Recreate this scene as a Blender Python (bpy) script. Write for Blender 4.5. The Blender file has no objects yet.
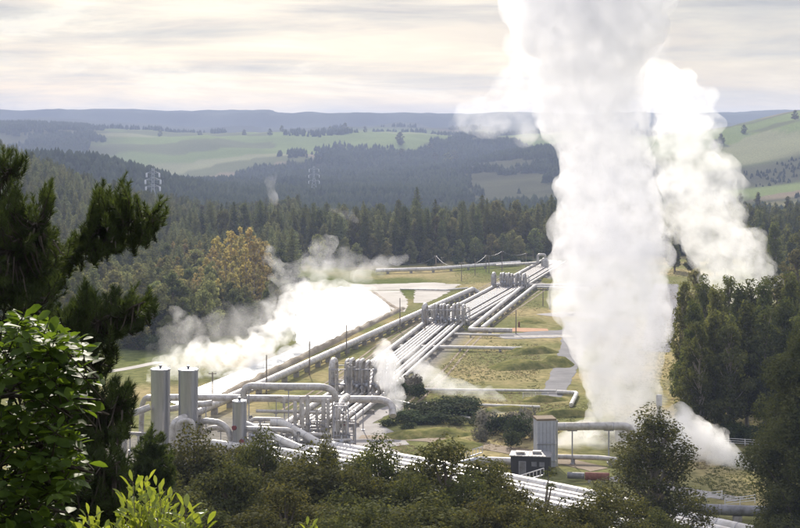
import bpy, bmesh, math, random
import numpy as np
from mathutils import Vector, Matrix

F = 1493.0      # focal length in photo pixels (photo is 800 px wide)
HZ = 150.0      # row of the eye level
H = 50.0        # eye height above the valley floor
sc = bpy.context.scene
COL = sc.collection
PI = math.pi
rnd = random.Random(7)


def gp(px, py, z=0.0):
    """point of the valley floor (or of height z) seen at that place of the photo"""
    y = F * (H - z) / (py - HZ)
    return Vector(((px - 400) * y / F, y, z))


def at(px, py, y):
    return Vector(((px - 400) * y / F, y, H - (py - HZ) * y / F))


# ------------------------------------------------------------------ objects
def tag(o, label=None, cat=None, group=None, kind=None):
    if label:
        o['label'] = label
    if cat:
        o['category'] = cat
    if group:
        o['group'] = group
    if kind:
        o['kind'] = kind
    return o


def thing(name, label, cat, loc=(0, 0, 0), group=None, rz=0.0):
    o = bpy.data.objects.new(name, None)
    COL.objects.link(o)
    o.location = loc
    o.rotation_euler = (0, 0, rz)
    o.empty_display_size = 0.5
    return tag(o, label, cat, group)


def link(name, me, parent=None, loc=(0, 0, 0)):
    o = bpy.data.objects.new(name, me)
    COL.objects.link(o)
    if parent is not None:
        o.parent = parent
    o.location = loc
    return o


def mesh_np(name, V, Fc, mat, smooth=False):
    """V (n,3), Fc (m,k) arrays -> mesh"""
    V = np.asarray(V, dtype=np.float32)
    Fc = np.asarray(Fc, dtype=np.int32)
    me = bpy.data.meshes.new(name)
    me.vertices.add(len(V))
    me.vertices.foreach_set('co', V.ravel())
    k = Fc.shape[1]
    me.loops.add(Fc.size)
    me.loops.foreach_set('vertex_index', Fc.ravel())
    me.polygons.add(len(Fc))
    me.polygons.foreach_set('loop_start', np.arange(0, Fc.size, k, dtype=np.int32))
    me.polygons.foreach_set('loop_total', np.full(len(Fc), k, dtype=np.int32))
    if smooth:
        me.polygons.foreach_set('use_smooth', np.ones(len(Fc), dtype=bool))
    me.update(calc_edges=True)
    me.validate()
    me.materials.append(mat)
    return me


class MB:
    """collects shapes of one object"""

    def __init__(s):
        s.v = []
        s.f = []

    def add(s, V, Fc):
        b = len(s.v)
        s.v += [tuple(p) for p in V]
        s.f += [tuple(i + b for i in f) for f in Fc]

    def box(s, c, d, rz=0.0):
        cx, cy, cz = c
        x, y, z = d[0] / 2, d[1] / 2, d[2] / 2
        co, si = math.cos(rz), math.sin(rz)
        P = []
        for a in (-x, x):
            for b in (-y, y):
                for e in (-z, z):
                    P.append((cx + a * co - b * si, cy + a * si + b * co, cz + e))
        s.add(P, [(0, 1, 3, 2), (4, 6, 7, 5), (0, 4, 5, 1), (2, 3, 7, 6), (0, 2, 6, 4), (1, 5, 7, 3)])

    def tube(s, pts, r, n=10, cap=True):
        """r: number or list"""
        pts = [Vector(p) for p in pts]
        R = r if isinstance(r, (list, tuple)) else [r] * len(pts)
        t0 = (pts[1] - pts[0]).normalized()
        a = t0.orthogonal().normalized()
        V = []
        for i, p in enumerate(pts):
            if i == 0:
                t = t0
            elif i == len(pts) - 1:
                t = (pts[i] - pts[i - 1]).normalized()
            else:
                t = ((pts[i + 1] - pts[i]).normalized() + (pts[i] - pts[i - 1]).normalized())
                t = t.normalized() if t.length > 1e-6 else (pts[i + 1] - pts[i]).normalized()
            a = (a - t * a.dot(t))
            a = a.normalized() if a.length > 1e-6 else t.orthogonal().normalized()
            b = t.cross(a)
            for k in range(n):
                an = 2 * PI * k / n
                V.append(p + (a * math.cos(an) + b * math.sin(an)) * R[i])
        Fc = []
        for i in range(len(pts) - 1):
            for k in range(n):
                q = (k + 1) % n
                Fc.append((i * n + k, i * n + q, (i + 1) * n + q, (i + 1) * n + k))
        if cap:
            Fc.append(tuple(range(n - 1, -1, -1)))
            Fc.append(tuple((len(pts) - 1) * n + k for k in range(n)))
        s.add(V, Fc)

    def lathe(s, c, prof, n=24):
        """profile [(r, z)]"""
        V = []
        for r, z in prof:
            for k in range(n):
                a = 2 * PI * k / n
                V.append((c[0] + r * math.cos(a), c[1] + r * math.sin(a), c[2] + z))
        Fc = []
        for i in range(len(prof) - 1):
            for k in range(n):
                q = (k + 1) % n
                Fc.append((i * n + k, i * n + q, (i + 1) * n + q, (i + 1) * n + k))
        Fc.append(tuple(range(n - 1, -1, -1)))
        Fc.append(tuple((len(prof) - 1) * n + k for k in range(n)))
        s.add(V, Fc)

    def mesh(s, name, mat, smooth=0.7):
        me = bpy.data.meshes.new(name)
        me.from_pydata(s.v, [], s.f)
        me.materials.append(mat)
        if smooth:
            me.polygons.foreach_set('use_smooth', [True] * len(me.polygons))
            try:
                me.set_sharp_from_angle(angle=smooth)
            except Exception:
                pass
        me.update()
        return me

    def build(s, name, mat, parent=None, loc=(0, 0, 0), smooth=0.7):
        return link(name, s.mesh(name, mat, smooth), parent, loc)


# ------------------------------------------------------------------ materials
def newmat(name):
    m = bpy.data.materials.new(name)
    m.use_nodes = True
    return m, m.node_tree, m.node_tree.nodes, m.node_tree.links


def ramp(nodes, stops):
    r = nodes.new('ShaderNodeValToRGB')
    e = r.color_ramp.elements
    while len(e) < len(stops):
        e.new(0.5)
    for el, (p, c) in zip(e, stops):
        el.position = p
        el.color = (c[0], c[1], c[2], 1) if hasattr(c, '__len__') else (c, c, c, 1)
    return r


def surf(name, c1, c2, rough=0.8, scale=1.0, metal=0.0, spec=0.3, bump=0.0, bscale=None, coord='Object', stretch=(1, 1, 1), c3=None):
    m, nt, N, L = newmat(name)
    b = N['Principled BSDF']
    tc = N.new('ShaderNodeTexCoord')
    mp = N.new('ShaderNodeMapping')
    mp.inputs['Scale'].default_value = stretch
    L.new(tc.outputs[coord], mp.inputs['Vector'])
    n = N.new('ShaderNodeTexNoise')
    n.inputs['Scale'].default_value = scale
    n.inputs['Detail'].default_value = 6
    n.inputs['Roughness'].default_value = 0.65
    L.new(mp.outputs[0], n.inputs['Vector'])
    st = [(0.32, c1), (0.68, c2)] if c3 is None else [(0.3, c1), (0.52, c2), (0.72, c3)]
    r = ramp(N, st)
    L.new(n.outputs[0], r.inputs[0])
    L.new(r.outputs[0], b.inputs['Base Color'])
    b.inputs['Roughness'].default_value = rough
    b.inputs['Metallic'].default_value = metal
    b.inputs['Specular IOR Level'].default_value = spec
    if bump:
        n2 = N.new('ShaderNodeTexNoise')
        n2.inputs['Scale'].default_value = bscale or scale * 4
        n2.inputs['Detail'].default_value = 5
        L.new(mp.outputs[0], n2.inputs['Vector'])
        bp = N.new('ShaderNodeBump')
        bp.inputs['Strength'].default_value = bump
        bp.inputs['Distance'].default_value = 0.1
        L.new(n2.outputs[0], bp.inputs['Height'])
        L.new(bp.outputs[0], b.inputs['Normal'])
    return m


def leafmat(name, dark, light, trans=0.35, tcol=None, scale=0.35, gloss=0.25, rough=0.5, hue=0.03, val=0.35):
    """foliage: diffuse + some light passing through, clumps of two tones, each plant slightly different"""
    m, nt, N, L = newmat(name)
    b = N['Principled BSDF']
    out = N['Material Output']
    tc = N.new('ShaderNodeTexCoord')
    n = N.new('ShaderNodeTexNoise')
    n.inputs['Scale'].default_value = scale
    n.inputs['Detail'].default_value = 7
    n.inputs['Roughness'].default_value = 0.75
    L.new(tc.outputs['Object'], n.inputs['Vector'])
    r = ramp(N, [(0.35, dark), (0.66, light)])
    L.new(n.outputs[0], r.inputs[0])
    oi = N.new('ShaderNodeObjectInfo')
    hs = N.new('ShaderNodeHueSaturation')
    mh = N.new('ShaderNodeMapRange')
    mh.inputs[3].default_value = 0.5 - hue
    mh.inputs[4].default_value = 0.5 + hue
    L.new(oi.outputs['Random'], mh.inputs[0])
    L.new(mh.outputs[0], hs.inputs['Hue'])
    mul = N.new('ShaderNodeMath')
    mul.operation = 'MULTIPLY'
    mul.inputs[1].default_value = 7.31
    L.new(oi.outputs['Random'], mul.inputs[0])
    fr = N.new('ShaderNodeMath')
    fr.operation = 'FRACT'
    L.new(mul.outputs[0], fr.inputs[0])
    mv = N.new('ShaderNodeMapRange')
    mv.inputs[3].default_value = 1 - val
    mv.inputs[4].default_value = 1 + val
    L.new(fr.outputs[0], mv.inputs[0])
    L.new(mv.outputs[0], hs.inputs['Value'])
    L.new(r.outputs[0], hs.inputs['Color'])
    L.new(hs.outputs[0], b.inputs['Base Color'])
    b.inputs['Roughness'].default_value = rough
    b.inputs['Specular IOR Level'].default_value = gloss
    tr = N.new('ShaderNodeBsdfTranslucent')
    if tcol:
        mx = N.new('ShaderNodeMix')
        mx.data_type = 'RGBA'
        mx.blend_type = 'MULTIPLY'
        mx.inputs[0].default_value = 1
        mx.inputs[7].default_value = (*tcol, 1)
        L.new(hs.outputs[0], mx.inputs[6])
        L.new(mx.outputs[2], tr.inputs[0])
    else:
        L.new(hs.outputs[0], tr.inputs[0])
    ms = N.new('ShaderNodeMixShader')
    ms.inputs[0].default_value = trans
    L.new(b.outputs[0], ms.inputs[1])
    L.new(tr.outputs[0], ms.inputs[2])
    L.new(ms.outputs[0], out.inputs['Surface'])
    return m


M = {}
M['bark'] = surf('bark', (0.10, 0.075, 0.055), (0.22, 0.18, 0.14), 0.9, 3, stretch=(1, 1, 0.2), bump=0.5)
M['bark_pale'] = surf('pale_bark', (0.22, 0.18, 0.14), (0.42, 0.37, 0.31), 0.85, 2, stretch=(1, 1, 0.2), bump=0.4)
M['pine_near'] = leafmat('near_pine_needles', (0.024, 0.038, 0.014), (0.078, 0.102, 0.034), 0.38, (1.3, 1.3, 0.6), scale=1.6, gloss=0.15, rough=0.6, hue=0.0, val=0.0)
M['conifer'] = leafmat('conifer_foliage', (0.064, 0.078, 0.030), (0.190, 0.195, 0.070), 0.35, scale=0.3, hue=0.02, gloss=0.0, rough=1.0)
M['gum'] = leafmat('gum_foliage', (0.040, 0.048, 0.018), (0.145, 0.150, 0.055), 0.42, (1.25, 1.15, 0.7), scale=0.6, hue=0.02, gloss=0.04, rough=0.8, val=0.25)
M['gum_dark'] = leafmat('dark_evergreen_foliage', (0.066, 0.080, 0.034), (0.200, 0.205, 0.086), 0.44, (1.2, 1.2, 0.6), scale=0.45, hue=0.02, gloss=0.03, rough=0.85, val=0.25)
M['bush'] = leafmat('bush_foliage', (0.032, 0.044, 0.018), (0.080, 0.098, 0.036), 0.25, scale=0.5, gloss=0.03, rough=0.85)
M['mixed'] = leafmat('mixed_wood_foliage', (0.085, 0.10, 0.038), (0.24, 0.235, 0.09), 0.45, scale=0.3, hue=0.03, gloss=0.0, rough=1.0, val=0.35)
M['conifer_light'] = leafmat('young_conifer_foliage', (0.115, 0.130, 0.056), (0.250, 0.255, 0.110), 0.45, scale=0.3, hue=0.02, gloss=0.0, rough=1.0)
M['bush_grey'] = leafmat('dry_bush_foliage', (0.13, 0.125, 0.095), (0.28, 0.26, 0.20), 0.2, scale=0.5, gloss=0.0)
M['autumn'] = leafmat('autumn_foliage', (0.30, 0.235, 0.075), (0.60, 0.49, 0.17), 0.5, scale=0.25, hue=0.010, val=0.25, gloss=0.0, rough=1.0)
M['autumn_pale'] = leafmat('pale_autumn_foliage', (0.24, 0.19, 0.07), (0.46, 0.38, 0.16), 0.4, scale=0.25, hue=0.02, gloss=0.0, rough=1.0)
M['willow'] = leafmat('yellow_green_foliage', (0.13, 0.145, 0.05), (0.31, 0.30, 0.12), 0.42, scale=0.25, hue=0.03, gloss=0.0, rough=1.0)
M['broadleaf'] = leafmat('broad_leaves', (0.030, 0.056, 0.014), (0.115, 0.175, 0.034), 0.5, (1.5, 1.45, 0.5), scale=2.2, gloss=0.12, rough=0.5, hue=0.0, val=0.0)
M['fresh'] = leafmat('fresh_yellow_leaves', (0.14, 0.19, 0.035), (0.33, 0.37, 0.08), 0.5, (1.2, 1.15, 0.5), scale=5, gloss=0.35, rough=0.4, hue=0.0, val=0.0)
M['bark_dark'] = surf('dark_twigs', (0.030, 0.024, 0.018), (0.07, 0.055, 0.04), 0.9, 3, bump=0.3)
M['lagging'] = surf('painted_pipe_lagging', (0.42, 0.40, 0.37), (0.60, 0.575, 0.54), 0.45, 0.35, metal=0.25, spec=0.5, bump=0.06, bscale=2.5)
M['white_pipe'] = surf('white_pipe_cladding', (0.55, 0.53, 0.49), (0.72, 0.70, 0.66), 0.45, 0.3, metal=0.1, spec=0.5, bump=0.05, bscale=2)
M['dull_pipe'] = surf('dull_grey_pipe', (0.16, 0.16, 0.17), (0.30, 0.30, 0.31), 0.5, 0.4, metal=0.3, spec=0.4)
M['steel'] = surf('galvanised_steel', (0.30, 0.31, 0.34), (0.52, 0.53, 0.56), 0.42, 0.5, metal=0.6, spec=0.5, stretch=(3, 3, 0.3), bump=0.05)
M['tank'] = surf('weathered_aluminium_cladding', (0.34, 0.35, 0.38), (0.50, 0.50, 0.53), 0.32, 0.6, metal=0.8, spec=0.5, stretch=(3, 3, 0.25), bump=0.08, bscale=1.2)
M['rust'] = surf('rusty_steel', (0.12, 0.045, 0.03), (0.24, 0.10, 0.07), 0.8, 2.5)
M['redpaint'] = surf('red_paint', (0.16, 0.035, 0.035), (0.24, 0.06, 0.055), 0.5, 2)
M['frame'] = surf('grey_steel_frame', (0.26, 0.26, 0.29), (0.46, 0.46, 0.49), 0.5, 1.5, metal=0.4)
M['concrete'] = surf('concrete', (0.30, 0.28, 0.26), (0.46, 0.44, 0.41), 0.9, 0.8, bump=0.2)
M['gravel'] = surf('gravel', (0.26, 0.24, 0.22), (0.38, 0.36, 0.34), 0.95, 0.25, bump=0.4, bscale=6)
M['asphalt'] = surf('worn_asphalt', (0.10, 0.10, 0.105), (0.18, 0.175, 0.18), 0.9, 0.2, bump=0.2, bscale=5)
M['silt'] = surf('pale_silt', (0.30, 0.28, 0.24), (0.46, 0.43, 0.38), 0.9, 0.08)
M['dirt'] = surf('brown_dirt', (0.17, 0.13, 0.085), (0.30, 0.24, 0.17), 0.95, 0.2, bump=0.4, bscale=2)
M['track'] = surf('pale_dry_dirt', (0.22, 0.18, 0.13), (0.36, 0.31, 0.23), 0.95, 0.2, bump=0.4, bscale=2)
M['redearth'] = surf('red_earth', (0.34, 0.17, 0.09), (0.46, 0.27, 0.15), 0.95, 0.2, bump=0.3, bscale=2)
M['bank'] = surf('bank_grass', (0.07, 0.085, 0.028), (0.17, 0.165, 0.06), 1.0, 0.45, spec=0.0, bump=1.0, bscale=2.5, c3=(0.30, 0.25, 0.11))
M['wood'] = surf('weathered_wood', (0.16, 0.13, 0.10), (0.28, 0.24, 0.20), 0.9, 2, stretch=(3, 3, 0.3))
M['whitewood'] = surf('white_painted_rails', (0.55, 0.54, 0.52), (0.75, 0.74, 0.72), 0.7, 2)
M['darkclad'] = surf('dark_timber_cladding', (0.025, 0.024, 0.024), (0.05, 0.048, 0.046), 0.7, 1.2, stretch=(6, 6, 0.3))
M['roof'] = surf('pale_metal_roof', (0.24, 0.24, 0.25), (0.34, 0.34, 0.35), 0.6, 0.6, metal=0.4)
M['panel'] = surf('grey_blue_steel_panels', (0.38, 0.40, 0.45), (0.50, 0.52, 0.57), 0.5, 0.5, metal=0.3)
M['pylon'] = surf('pale_galvanised_lattice', (0.34, 0.36, 0.40), (0.46, 0.48, 0.52), 0.5, 1, metal=0.2)
M['glassins'] = surf('white_insulators', (0.55, 0.56, 0.58), (0.68, 0.69, 0.70), 0.3, 1)
def grime(m, sc_=0.9, dark=(0.55, 0.5, 0.45)):
    """streaks and stains over a painted or clad surface"""
    N, L = m.node_tree.nodes, m.node_tree.links
    b = N['Principled BSDF']
    src_ = b.inputs['Base Color'].links[0].from_socket
    tc_ = N.new('ShaderNodeTexCoord')
    n_ = N.new('ShaderNodeTexNoise')
    n_.inputs['Scale'].default_value = sc_
    n_.inputs['Detail'].default_value = 8
    n_.inputs['Roughness'].default_value = 0.72
    L.new(tc_.outputs['Object'], n_.inputs['Vector'])
    r_ = ramp(N, [(0.44, 0.0), (0.66, 1.0)])
    L.new(n_.outputs[0], r_.inputs[0])
    x_ = N.new('ShaderNodeMix')
    x_.data_type = 'RGBA'
    x_.blend_type = 'MULTIPLY'
    x_.inputs[7].default_value = (*dark, 1)
    L.new(r_.outputs[0], x_.inputs[0])
    L.new(src_, x_.inputs[6])
    L.new(x_.outputs[2], b.inputs['Base Color'])


for k_ in ('lagging', 'white_pipe', 'dull_pipe', 'concrete', 'roof'):
    grime(M[k_], 1.1 if k_ != 'white_pipe' else 0.8, (0.60, 0.56, 0.50) if k_ != 'white_pipe' else (0.74, 0.71, 0.66))
# water
m, nt, N, L = newmat('hot_water')
b = N['Principled BSDF']
b.inputs['Base Color'].default_value = (0.30, 0.33, 0.33, 1)
b.inputs['Roughness'].default_value = 0.36
b.inputs['Specular IOR Level'].default_value = 0.4
tc = N.new('ShaderNodeTexCoord')
n = N.new('ShaderNodeTexNoise')
n.inputs['Scale'].default_value = 0.7
n.inputs['Detail'].default_value = 4
L.new(tc.outputs['Object'], n.inputs['Vector'])
bp = N.new('ShaderNodeBump')
bp.inputs['Strength'].default_value = 0.5
bp.inputs['Distance'].default_value = 0.3
L.new(n.outputs[0], bp.inputs['Height'])
L.new(bp.outputs[0], b.inputs['Normal'])
M['water'] = m


# ------------------------------------------------------------------ noise and terrain
def _hash(ix, iy, seed):
    h = (ix.astype(np.int64) * 374761393 + iy.astype(np.int64) * 668265263 + seed * 1442695041) & 0xffffffff
    h = ((h ^ (h >> 13)) * 1274126177) & 0xffffffff
    h = (h ^ (h >> 16)) & 0xffffffff
    return h / 4294967295.0


def vnoise(x, y, seed=0):
    x = np.asarray(x, float)
    y = np.asarray(y, float)
    ix = np.floor(x)
    iy = np.floor(y)
    fx = x - ix
    fy = y - iy
    fx = fx * fx * (3 - 2 * fx)
    fy = fy * fy * (3 - 2 * fy)
    a = _hash(ix, iy, seed)
    b = _hash(ix + 1, iy, seed)
    c = _hash(ix, iy + 1, seed)
    d = _hash(ix + 1, iy + 1, seed)
    return (a * (1 - fx) + b * fx) * (1 - fy) + (c * (1 - fx) + d * fx) * fy


def fbm(x, y, seed=0, o=4):
    s = 0
    a = 0.5
    t = 0
    for i in range(o):
        s = s + a * vnoise(x * 2 ** i, y * 2 ** i, seed + i * 17)
        t += a
        a *= 0.5
    return s / t


def sst(v, a, b):
    t = np.clip((np.asarray(v, float) - a) / (b - a), 0, 1)
    return t * t * (3 - 2 * t)


def hgt(x, y):
    x = np.asarray(x, float)
    y = np.asarray(y, float)
    near = np.clip(47.3 - 0.35 * y, 0, 60)
    near = np.where(y > 110, 8.8 * (1 - sst(y, 110, 178)), near)
    near = near + np.where(y < 150, (fbm(x / 14, y / 14, 5) - 0.5) * 2.4 * sst(150 - y, 0, 60) * sst(y, 8, 40), 0)
    lh = 72 * np.clip(np.exp(-((x + 330) / 130) ** 2 - ((y - 800) / 270) ** 2) - 0.03, 0, 2)
    lh = lh + 46 * np.exp(-((x + 350) / 135) ** 2 - ((y - 1500) / 210) ** 2)
    lh2 = 30 * np.clip(np.exp(-((x + 620) / 230) ** 2 - ((y - 600) / 300) ** 2) - 0.04, 0, 2)
    far = -6 * sst(y, 800, 1300) + 34 * (fbm(x / 420, y / 420, 9) - 0.5) * sst(y, 1000, 1900)
    farm = 92 * (0.55 * sst(y, 1750, 3500) + 0.45 * sst(y, 2300, 3300))
    farm = farm * (0.86 + 0.30 * fbm(x / 700 + 3, y / 900, 21, 3)) + 34 * (fbm(x / 200, y / 330, 41, 4) - 0.5) * sst(y, 1800, 2500)
    mid = 42 * np.exp(-((x - 330) / 230) ** 2 - ((y - 2350) / 420) ** 2)
    rh = 118 * np.clip(np.exp(-((x - 720) / 250) ** 2 - ((y - 2250) / 620) ** 2) - 0.03, 0, 2)
    rh = rh + 26 * np.exp(-((x - 560) / 160) ** 2 - ((y - 1350) / 200) ** 2)
    rh = rh * (0.9 + 0.2 * fbm(x / 170, y / 170, 31))
    mesa_edge = 4350 + 500 * fbm(x / 900, 0 * y, 77, 4)
    gul = 130 * (fbm(x / 260, y / 700, 55, 3) - 0.5)
    mesa = (92 + np.where(x > -430, -5, 4) + 9 * sst(x, 1200, 1500)) * (0.45 * sst(y, mesa_edge - 900, mesa_edge) + 0.55 * sst(y + gul, mesa_edge + 150, mesa_edge + 330))
    mesa = mesa * (1 + 0.012 * (fbm(x / 200, y / 500, 91, 3) - 0.5))
    return near + lh + lh2 + far + np.maximum(farm, mid + 0.6 * farm) + rh + mesa


def hz(x, y):
    if 182 < y < 520 and -62 < x < 160:
        return 0.0
    return float(hgt(np.array([x]), np.array([y]))[0])


# corridor axis (left lane)
CORR = [(-21.0, 262.0), (-13.3, 302.0), (7.1, 422.0), (33.6, 533.0), (64.0, 664.0)]


def corr_x(y):
    ys = [c[1] for c in CORR]
    xs = [c[0] for c in CORR]
    return np.interp(y, ys, xs)


C_ = lambda *a: np.array(a, float)


def land(x, y, z):
    """colour of the land itself"""
    n1 = fbm(x / 16, y / 22, 3, 5)[:, None]
    n2 = fbm(x / 60, y / 60, 8, 4)[:, None]
    straw = C_(0.33, 0.275, 0.15)
    olive = C_(0.175, 0.178, 0.078)
    green = C_(0.10, 0.125, 0.035)
    t = sst(n1, 0.38, 0.70)
    g = olive * (1 - t) + straw * t
    t = sst(n2, 0.50, 0.66)
    g = g * (1 - t * 0.75) + green * t * 0.75
    dx = (x - corr_x(y))
    gravel = C_(0.25, 0.235, 0.215)
    t = ((sst(dx, -6, -2) * (1 - sst(dx, 12, 17)) * sst(y, 255, 275)) * sst(n1[:, 0], 0.25, 0.45))[:, None]
    g = g * (1 - t) + gravel * t
    t = (sst(x, -62, -50) * (1 - sst(x, -8, -2)) * sst(y, 205, 222) * (1 - sst(y, 272, 290)) * sst(n1[:, 0], 0.2, 0.35))[:, None]
    g = g * (1 - t) + gravel * t
    # greener field to the left of the works
    t = (1 - sst(x, -75, -52))[:, None] * 0.7
    g = g * (1 - t) + C_(0.13, 0.15, 0.055) * t
    t = (sst(x, 62, 80) * (1 - sst(y, 330, 400)))[:, None] * 0.8
    g = g * (1 - t) + C_(0.13, 0.16, 0.04) * t
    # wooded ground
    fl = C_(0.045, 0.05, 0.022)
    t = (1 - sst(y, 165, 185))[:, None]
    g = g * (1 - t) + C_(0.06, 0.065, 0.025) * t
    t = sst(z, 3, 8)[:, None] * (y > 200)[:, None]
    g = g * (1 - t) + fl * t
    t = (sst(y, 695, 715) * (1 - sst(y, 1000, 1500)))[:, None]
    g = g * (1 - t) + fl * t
    # far land
    wx = x + 160 * (fbm(x / 300, y / 300, 61, 2) - 0.5)
    wy = y + 300 * (fbm(x / 400, y / 400, 71, 2) - 0.5)
    cell = _hash(np.floor((wx + wy * 0.25) / 260), np.floor((wy - wx * 0.3) / 120), 5)[:, None]
    fields = np.where(cell < 0.5, C_(0.155, 0.190, 0.078), np.where(cell < 0.72, C_(0.21, 0.215, 0.125), np.where(cell < 0.88, C_(0.20, 0.165, 0.12), C_(0.12, 0.13, 0.07))))
    fields = fields * (0.8 + 0.4 * fbm(x / 90, y / 90, 12)[:, None])
    scrub = C_(0.07, 0.072, 0.045) * (0.6 + 0.8 * fbm(x / 40, y / 40, 13)[:, None])
    isf = fieldmask(x, y)[:, None]
    farc = fields * isf + scrub * (1 - isf)
    t = sst(y, 1250, 1500)[:, None]
    g = g * (1 - t) + farc * t
    ms = C_(0.075, 0.08, 0.065) * (0.6 + 0.8 * fbm(x / 120, y / 500, 14)[:, None])
    t = sst(y, 3600, 3900)[:, None]
    g = g * (1 - t) + ms * t
    return g


def fieldmask(x, y):
    """1 where the far land is pasture"""
    n = fbm(x / 380, y / 210, 101, 3)
    px = 400 + x * F / np.maximum(y, 1)
    low = 2620 + 600 * (fbm(x / 350, 0 * y, 33, 3) - 0.5) + 500 * np.exp(-((px - 480) / 60) ** 2) - 250 * np.exp(-((px - 250) / 90) ** 2)
    m = sst(y, low, low + 60) * sst(n, 0.41, 0.44)
    m = m * (1 - sst(150 - px, 0, 90) * 0.9)
    # right hill: two pastures with a scrubby gully between
    wv = 120 * (fbm(x / 130, 0 * y, 44, 3) - 0.5)
    r = sst(y + wv, 1420, 1450) * (1 - sst(y + wv, 1640, 1680)) + sst(y - wv, 1880, 1930)
    rr = sst(x, 330, 380) * (y < 3000)
    return m * (1 - rr) + rr * np.clip(r, 0, 1)


def build_terrain():
    nr, nc = 430, 330
    k = np.linspace(0, 1, nr)
    ys = -70 + 70 * np.exp(k * math.log(7300 / 70.0)) - 2
    ts = np.linspace(-1, 1, nc)
    ts = 0.34 * ts + 0.40 * ts ** 3
    Y, T = np.meshgrid(ys, ts, indexing='ij')
    X = T * (Y + 170)
    x = X.ravel()
    y = Y.ravel()
    z = hgt(x, y)
    V = np.stack([x, y, z], 1)
    i = np.arange(nr - 1)[:, None] * nc + np.arange(nc - 1)[None]
    i = i.ravel()
    Fc = np.stack([i, i + 1, i + nc + 1, i + nc], 1)
    m, nt, N, L = newmat('land')
    b = N['Principled BSDF']
    b.inputs['Roughness'].default_value = 1.0
    b.inputs['Specular IOR Level'].default_value = 0.0
    vc = N.new('ShaderNodeVertexColor')
    vc.layer_name = 'land'
    tc = N.new('ShaderNodeTexCoord')
    n = N.new('ShaderNodeTexNoise')
    n.inputs['Scale'].default_value = 0.5
    n.inputs['Detail'].default_value = 8
    n.inputs['Roughness'].default_value = 0.7
    L.new(tc.outputs['Object'], n.inputs['Vector'])
    r = ramp(N, [(0.3, 0.5), (0.7, 1.0)])
    r.color_ramp.elements[0].color = (0.52, 0.56, 0.50, 1)
    r.color_ramp.elements[1].color = (1.42, 1.38, 1.30, 1)
    L.new(n.outputs[0], r.inputs[0])
    mx = N.new('ShaderNodeMix')
    mx.data_type = 'RGBA'
    mx.blend_type = 'MULTIPLY'
    mx.inputs[0].default_value = 1
    L.new(vc.outputs[0], mx.inputs[6])
    L.new(r.outputs[0], mx.inputs[7])
    L.new(mx.outputs[2], b.inputs['Base Color'])
    bp = N.new('ShaderNodeBump')
    bp.inputs['Strength'].default_value = 0.7
    bp.inputs['Distance'].default_value = 0.35
    L.new(n.outputs[0], bp.inputs['Height'])
    L.new(bp.outputs[0], b.inputs['Normal'])
    me = mesh_np('terrain', V, Fc, m, True)
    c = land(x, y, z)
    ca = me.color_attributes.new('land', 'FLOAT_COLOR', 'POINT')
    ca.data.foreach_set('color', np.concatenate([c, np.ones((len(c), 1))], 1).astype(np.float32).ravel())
    o = link('terrain', me)
    tag(o, kind='structure')


build_terrain()


def strip(name, pts, w, mat, z=0.03, kind='structure', step=2.0):
    """road or path laid along ground points; w number or list"""
    P = [Vector((p[0], p[1], 0)) for p in pts]
    W = w if isinstance(w, (list, tuple)) else [w] * len(P)
    Q = []
    WW = []
    for i in range(len(P) - 1):
        p0 = P[max(i - 1, 0)]
        p1, p2 = P[i], P[i + 1]
        p3 = P[min(i + 2, len(P) - 1)]
        n = max(2, int((p2 - p1).length / step))
        for k in range(n + (i == len(P) - 2)):
            t = k / n
            q = 0.5 * ((2 * p1) + (p2 - p0) * t + (2 * p0 - 5 * p1 + 4 * p2 - p3) * t * t + (3 * p1 - p0 - 3 * p2 + p3) * t ** 3)
            Q.append(q)
            WW.append(W[i] + (W[i + 1] - W[i]) * t)
    V = []
    Fc = []
    for i, q in enumerate(Q):
        t = (Q[min(i + 1, len(Q) - 1)] - Q[max(i - 1, 0)]).normalized()
        nrm = Vector((-t.y, t.x, 0))
        for s in (-1, 1):
            ww = WW[i] / 2 * (0.9 + 0.2 * rnd.random())
            p = q + nrm * s * ww
            V.append((p.x, p.y, hz(p.x, p.y) + z))
        if i:
            a = 2 * (i - 1)
            Fc.append((a, a + 1, a + 3, a + 2))
    mb = MB()
    mb.add(V, Fc)
    return tag(mb.build(name, mat, smooth=0), kind=kind)


def sheet(name, pts, mat, z):
    mb = MB()
    mb.add([(p[0], p[1], z) for p in pts], [tuple(range(len(pts)))])
    return tag(mb.build(name, mat, smooth=0), kind='structure')


def G(px, py):
    p = gp(px, py)
    return (p.x, p.y)


# roads and paved places
strip('gravel_road', [G(404, 404), G(385, 411), G(366, 420), G(352, 430), G(350, 438), G(366, 448), G(400, 462)], [3.5, 4, 4.5, 5, 6, 7, 7], M['gravel'], 0.05)
strip('gravel_road', [G(368, 424), G(376, 432), G(384, 440), G(398, 446)], [4, 6, 7, 4], M['gravel'], 0.058)
strip('service_road', [G(580, 322), G(578, 334), G(572, 350), G(566, 366), G(557, 386), G(550, 398)], [9, 8, 6.5, 5.5, 5, 4], M['asphalt'], 0.05)
strip('service_road', [G(498, 337), G(540, 335), G(582, 333)], [10, 14, 18], M['asphalt'], 0.045)
strip('service_road', [G(666, 284), G(663, 305), G(660, 330), G(655, 352)], [9, 9, 8, 7], M['asphalt'], 0.045)
strip('concrete_slab', [G(500, 337), G(572, 336)], [5, 5], M['concrete'], 0.065)
strip('dirt_track', [G(498, 331), G(520, 330), G(548, 330)], [4, 9, 5], M['redearth'], 0.07)
strip('gravel_road', [G(548, 316), G(575, 314), G(600, 318)], [10, 12, 9], M['gravel'], 0.06)
strip('dirt_track', [G(85, 374), G(120, 370), G(160, 362)], [3, 3, 3], M['silt'], 0.06)
strip('dirt_track', [G(360, 437), G(430, 440), G(520, 452), G(600, 470)], [3, 4, 5, 4], M['dirt'], 0.062)
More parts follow.
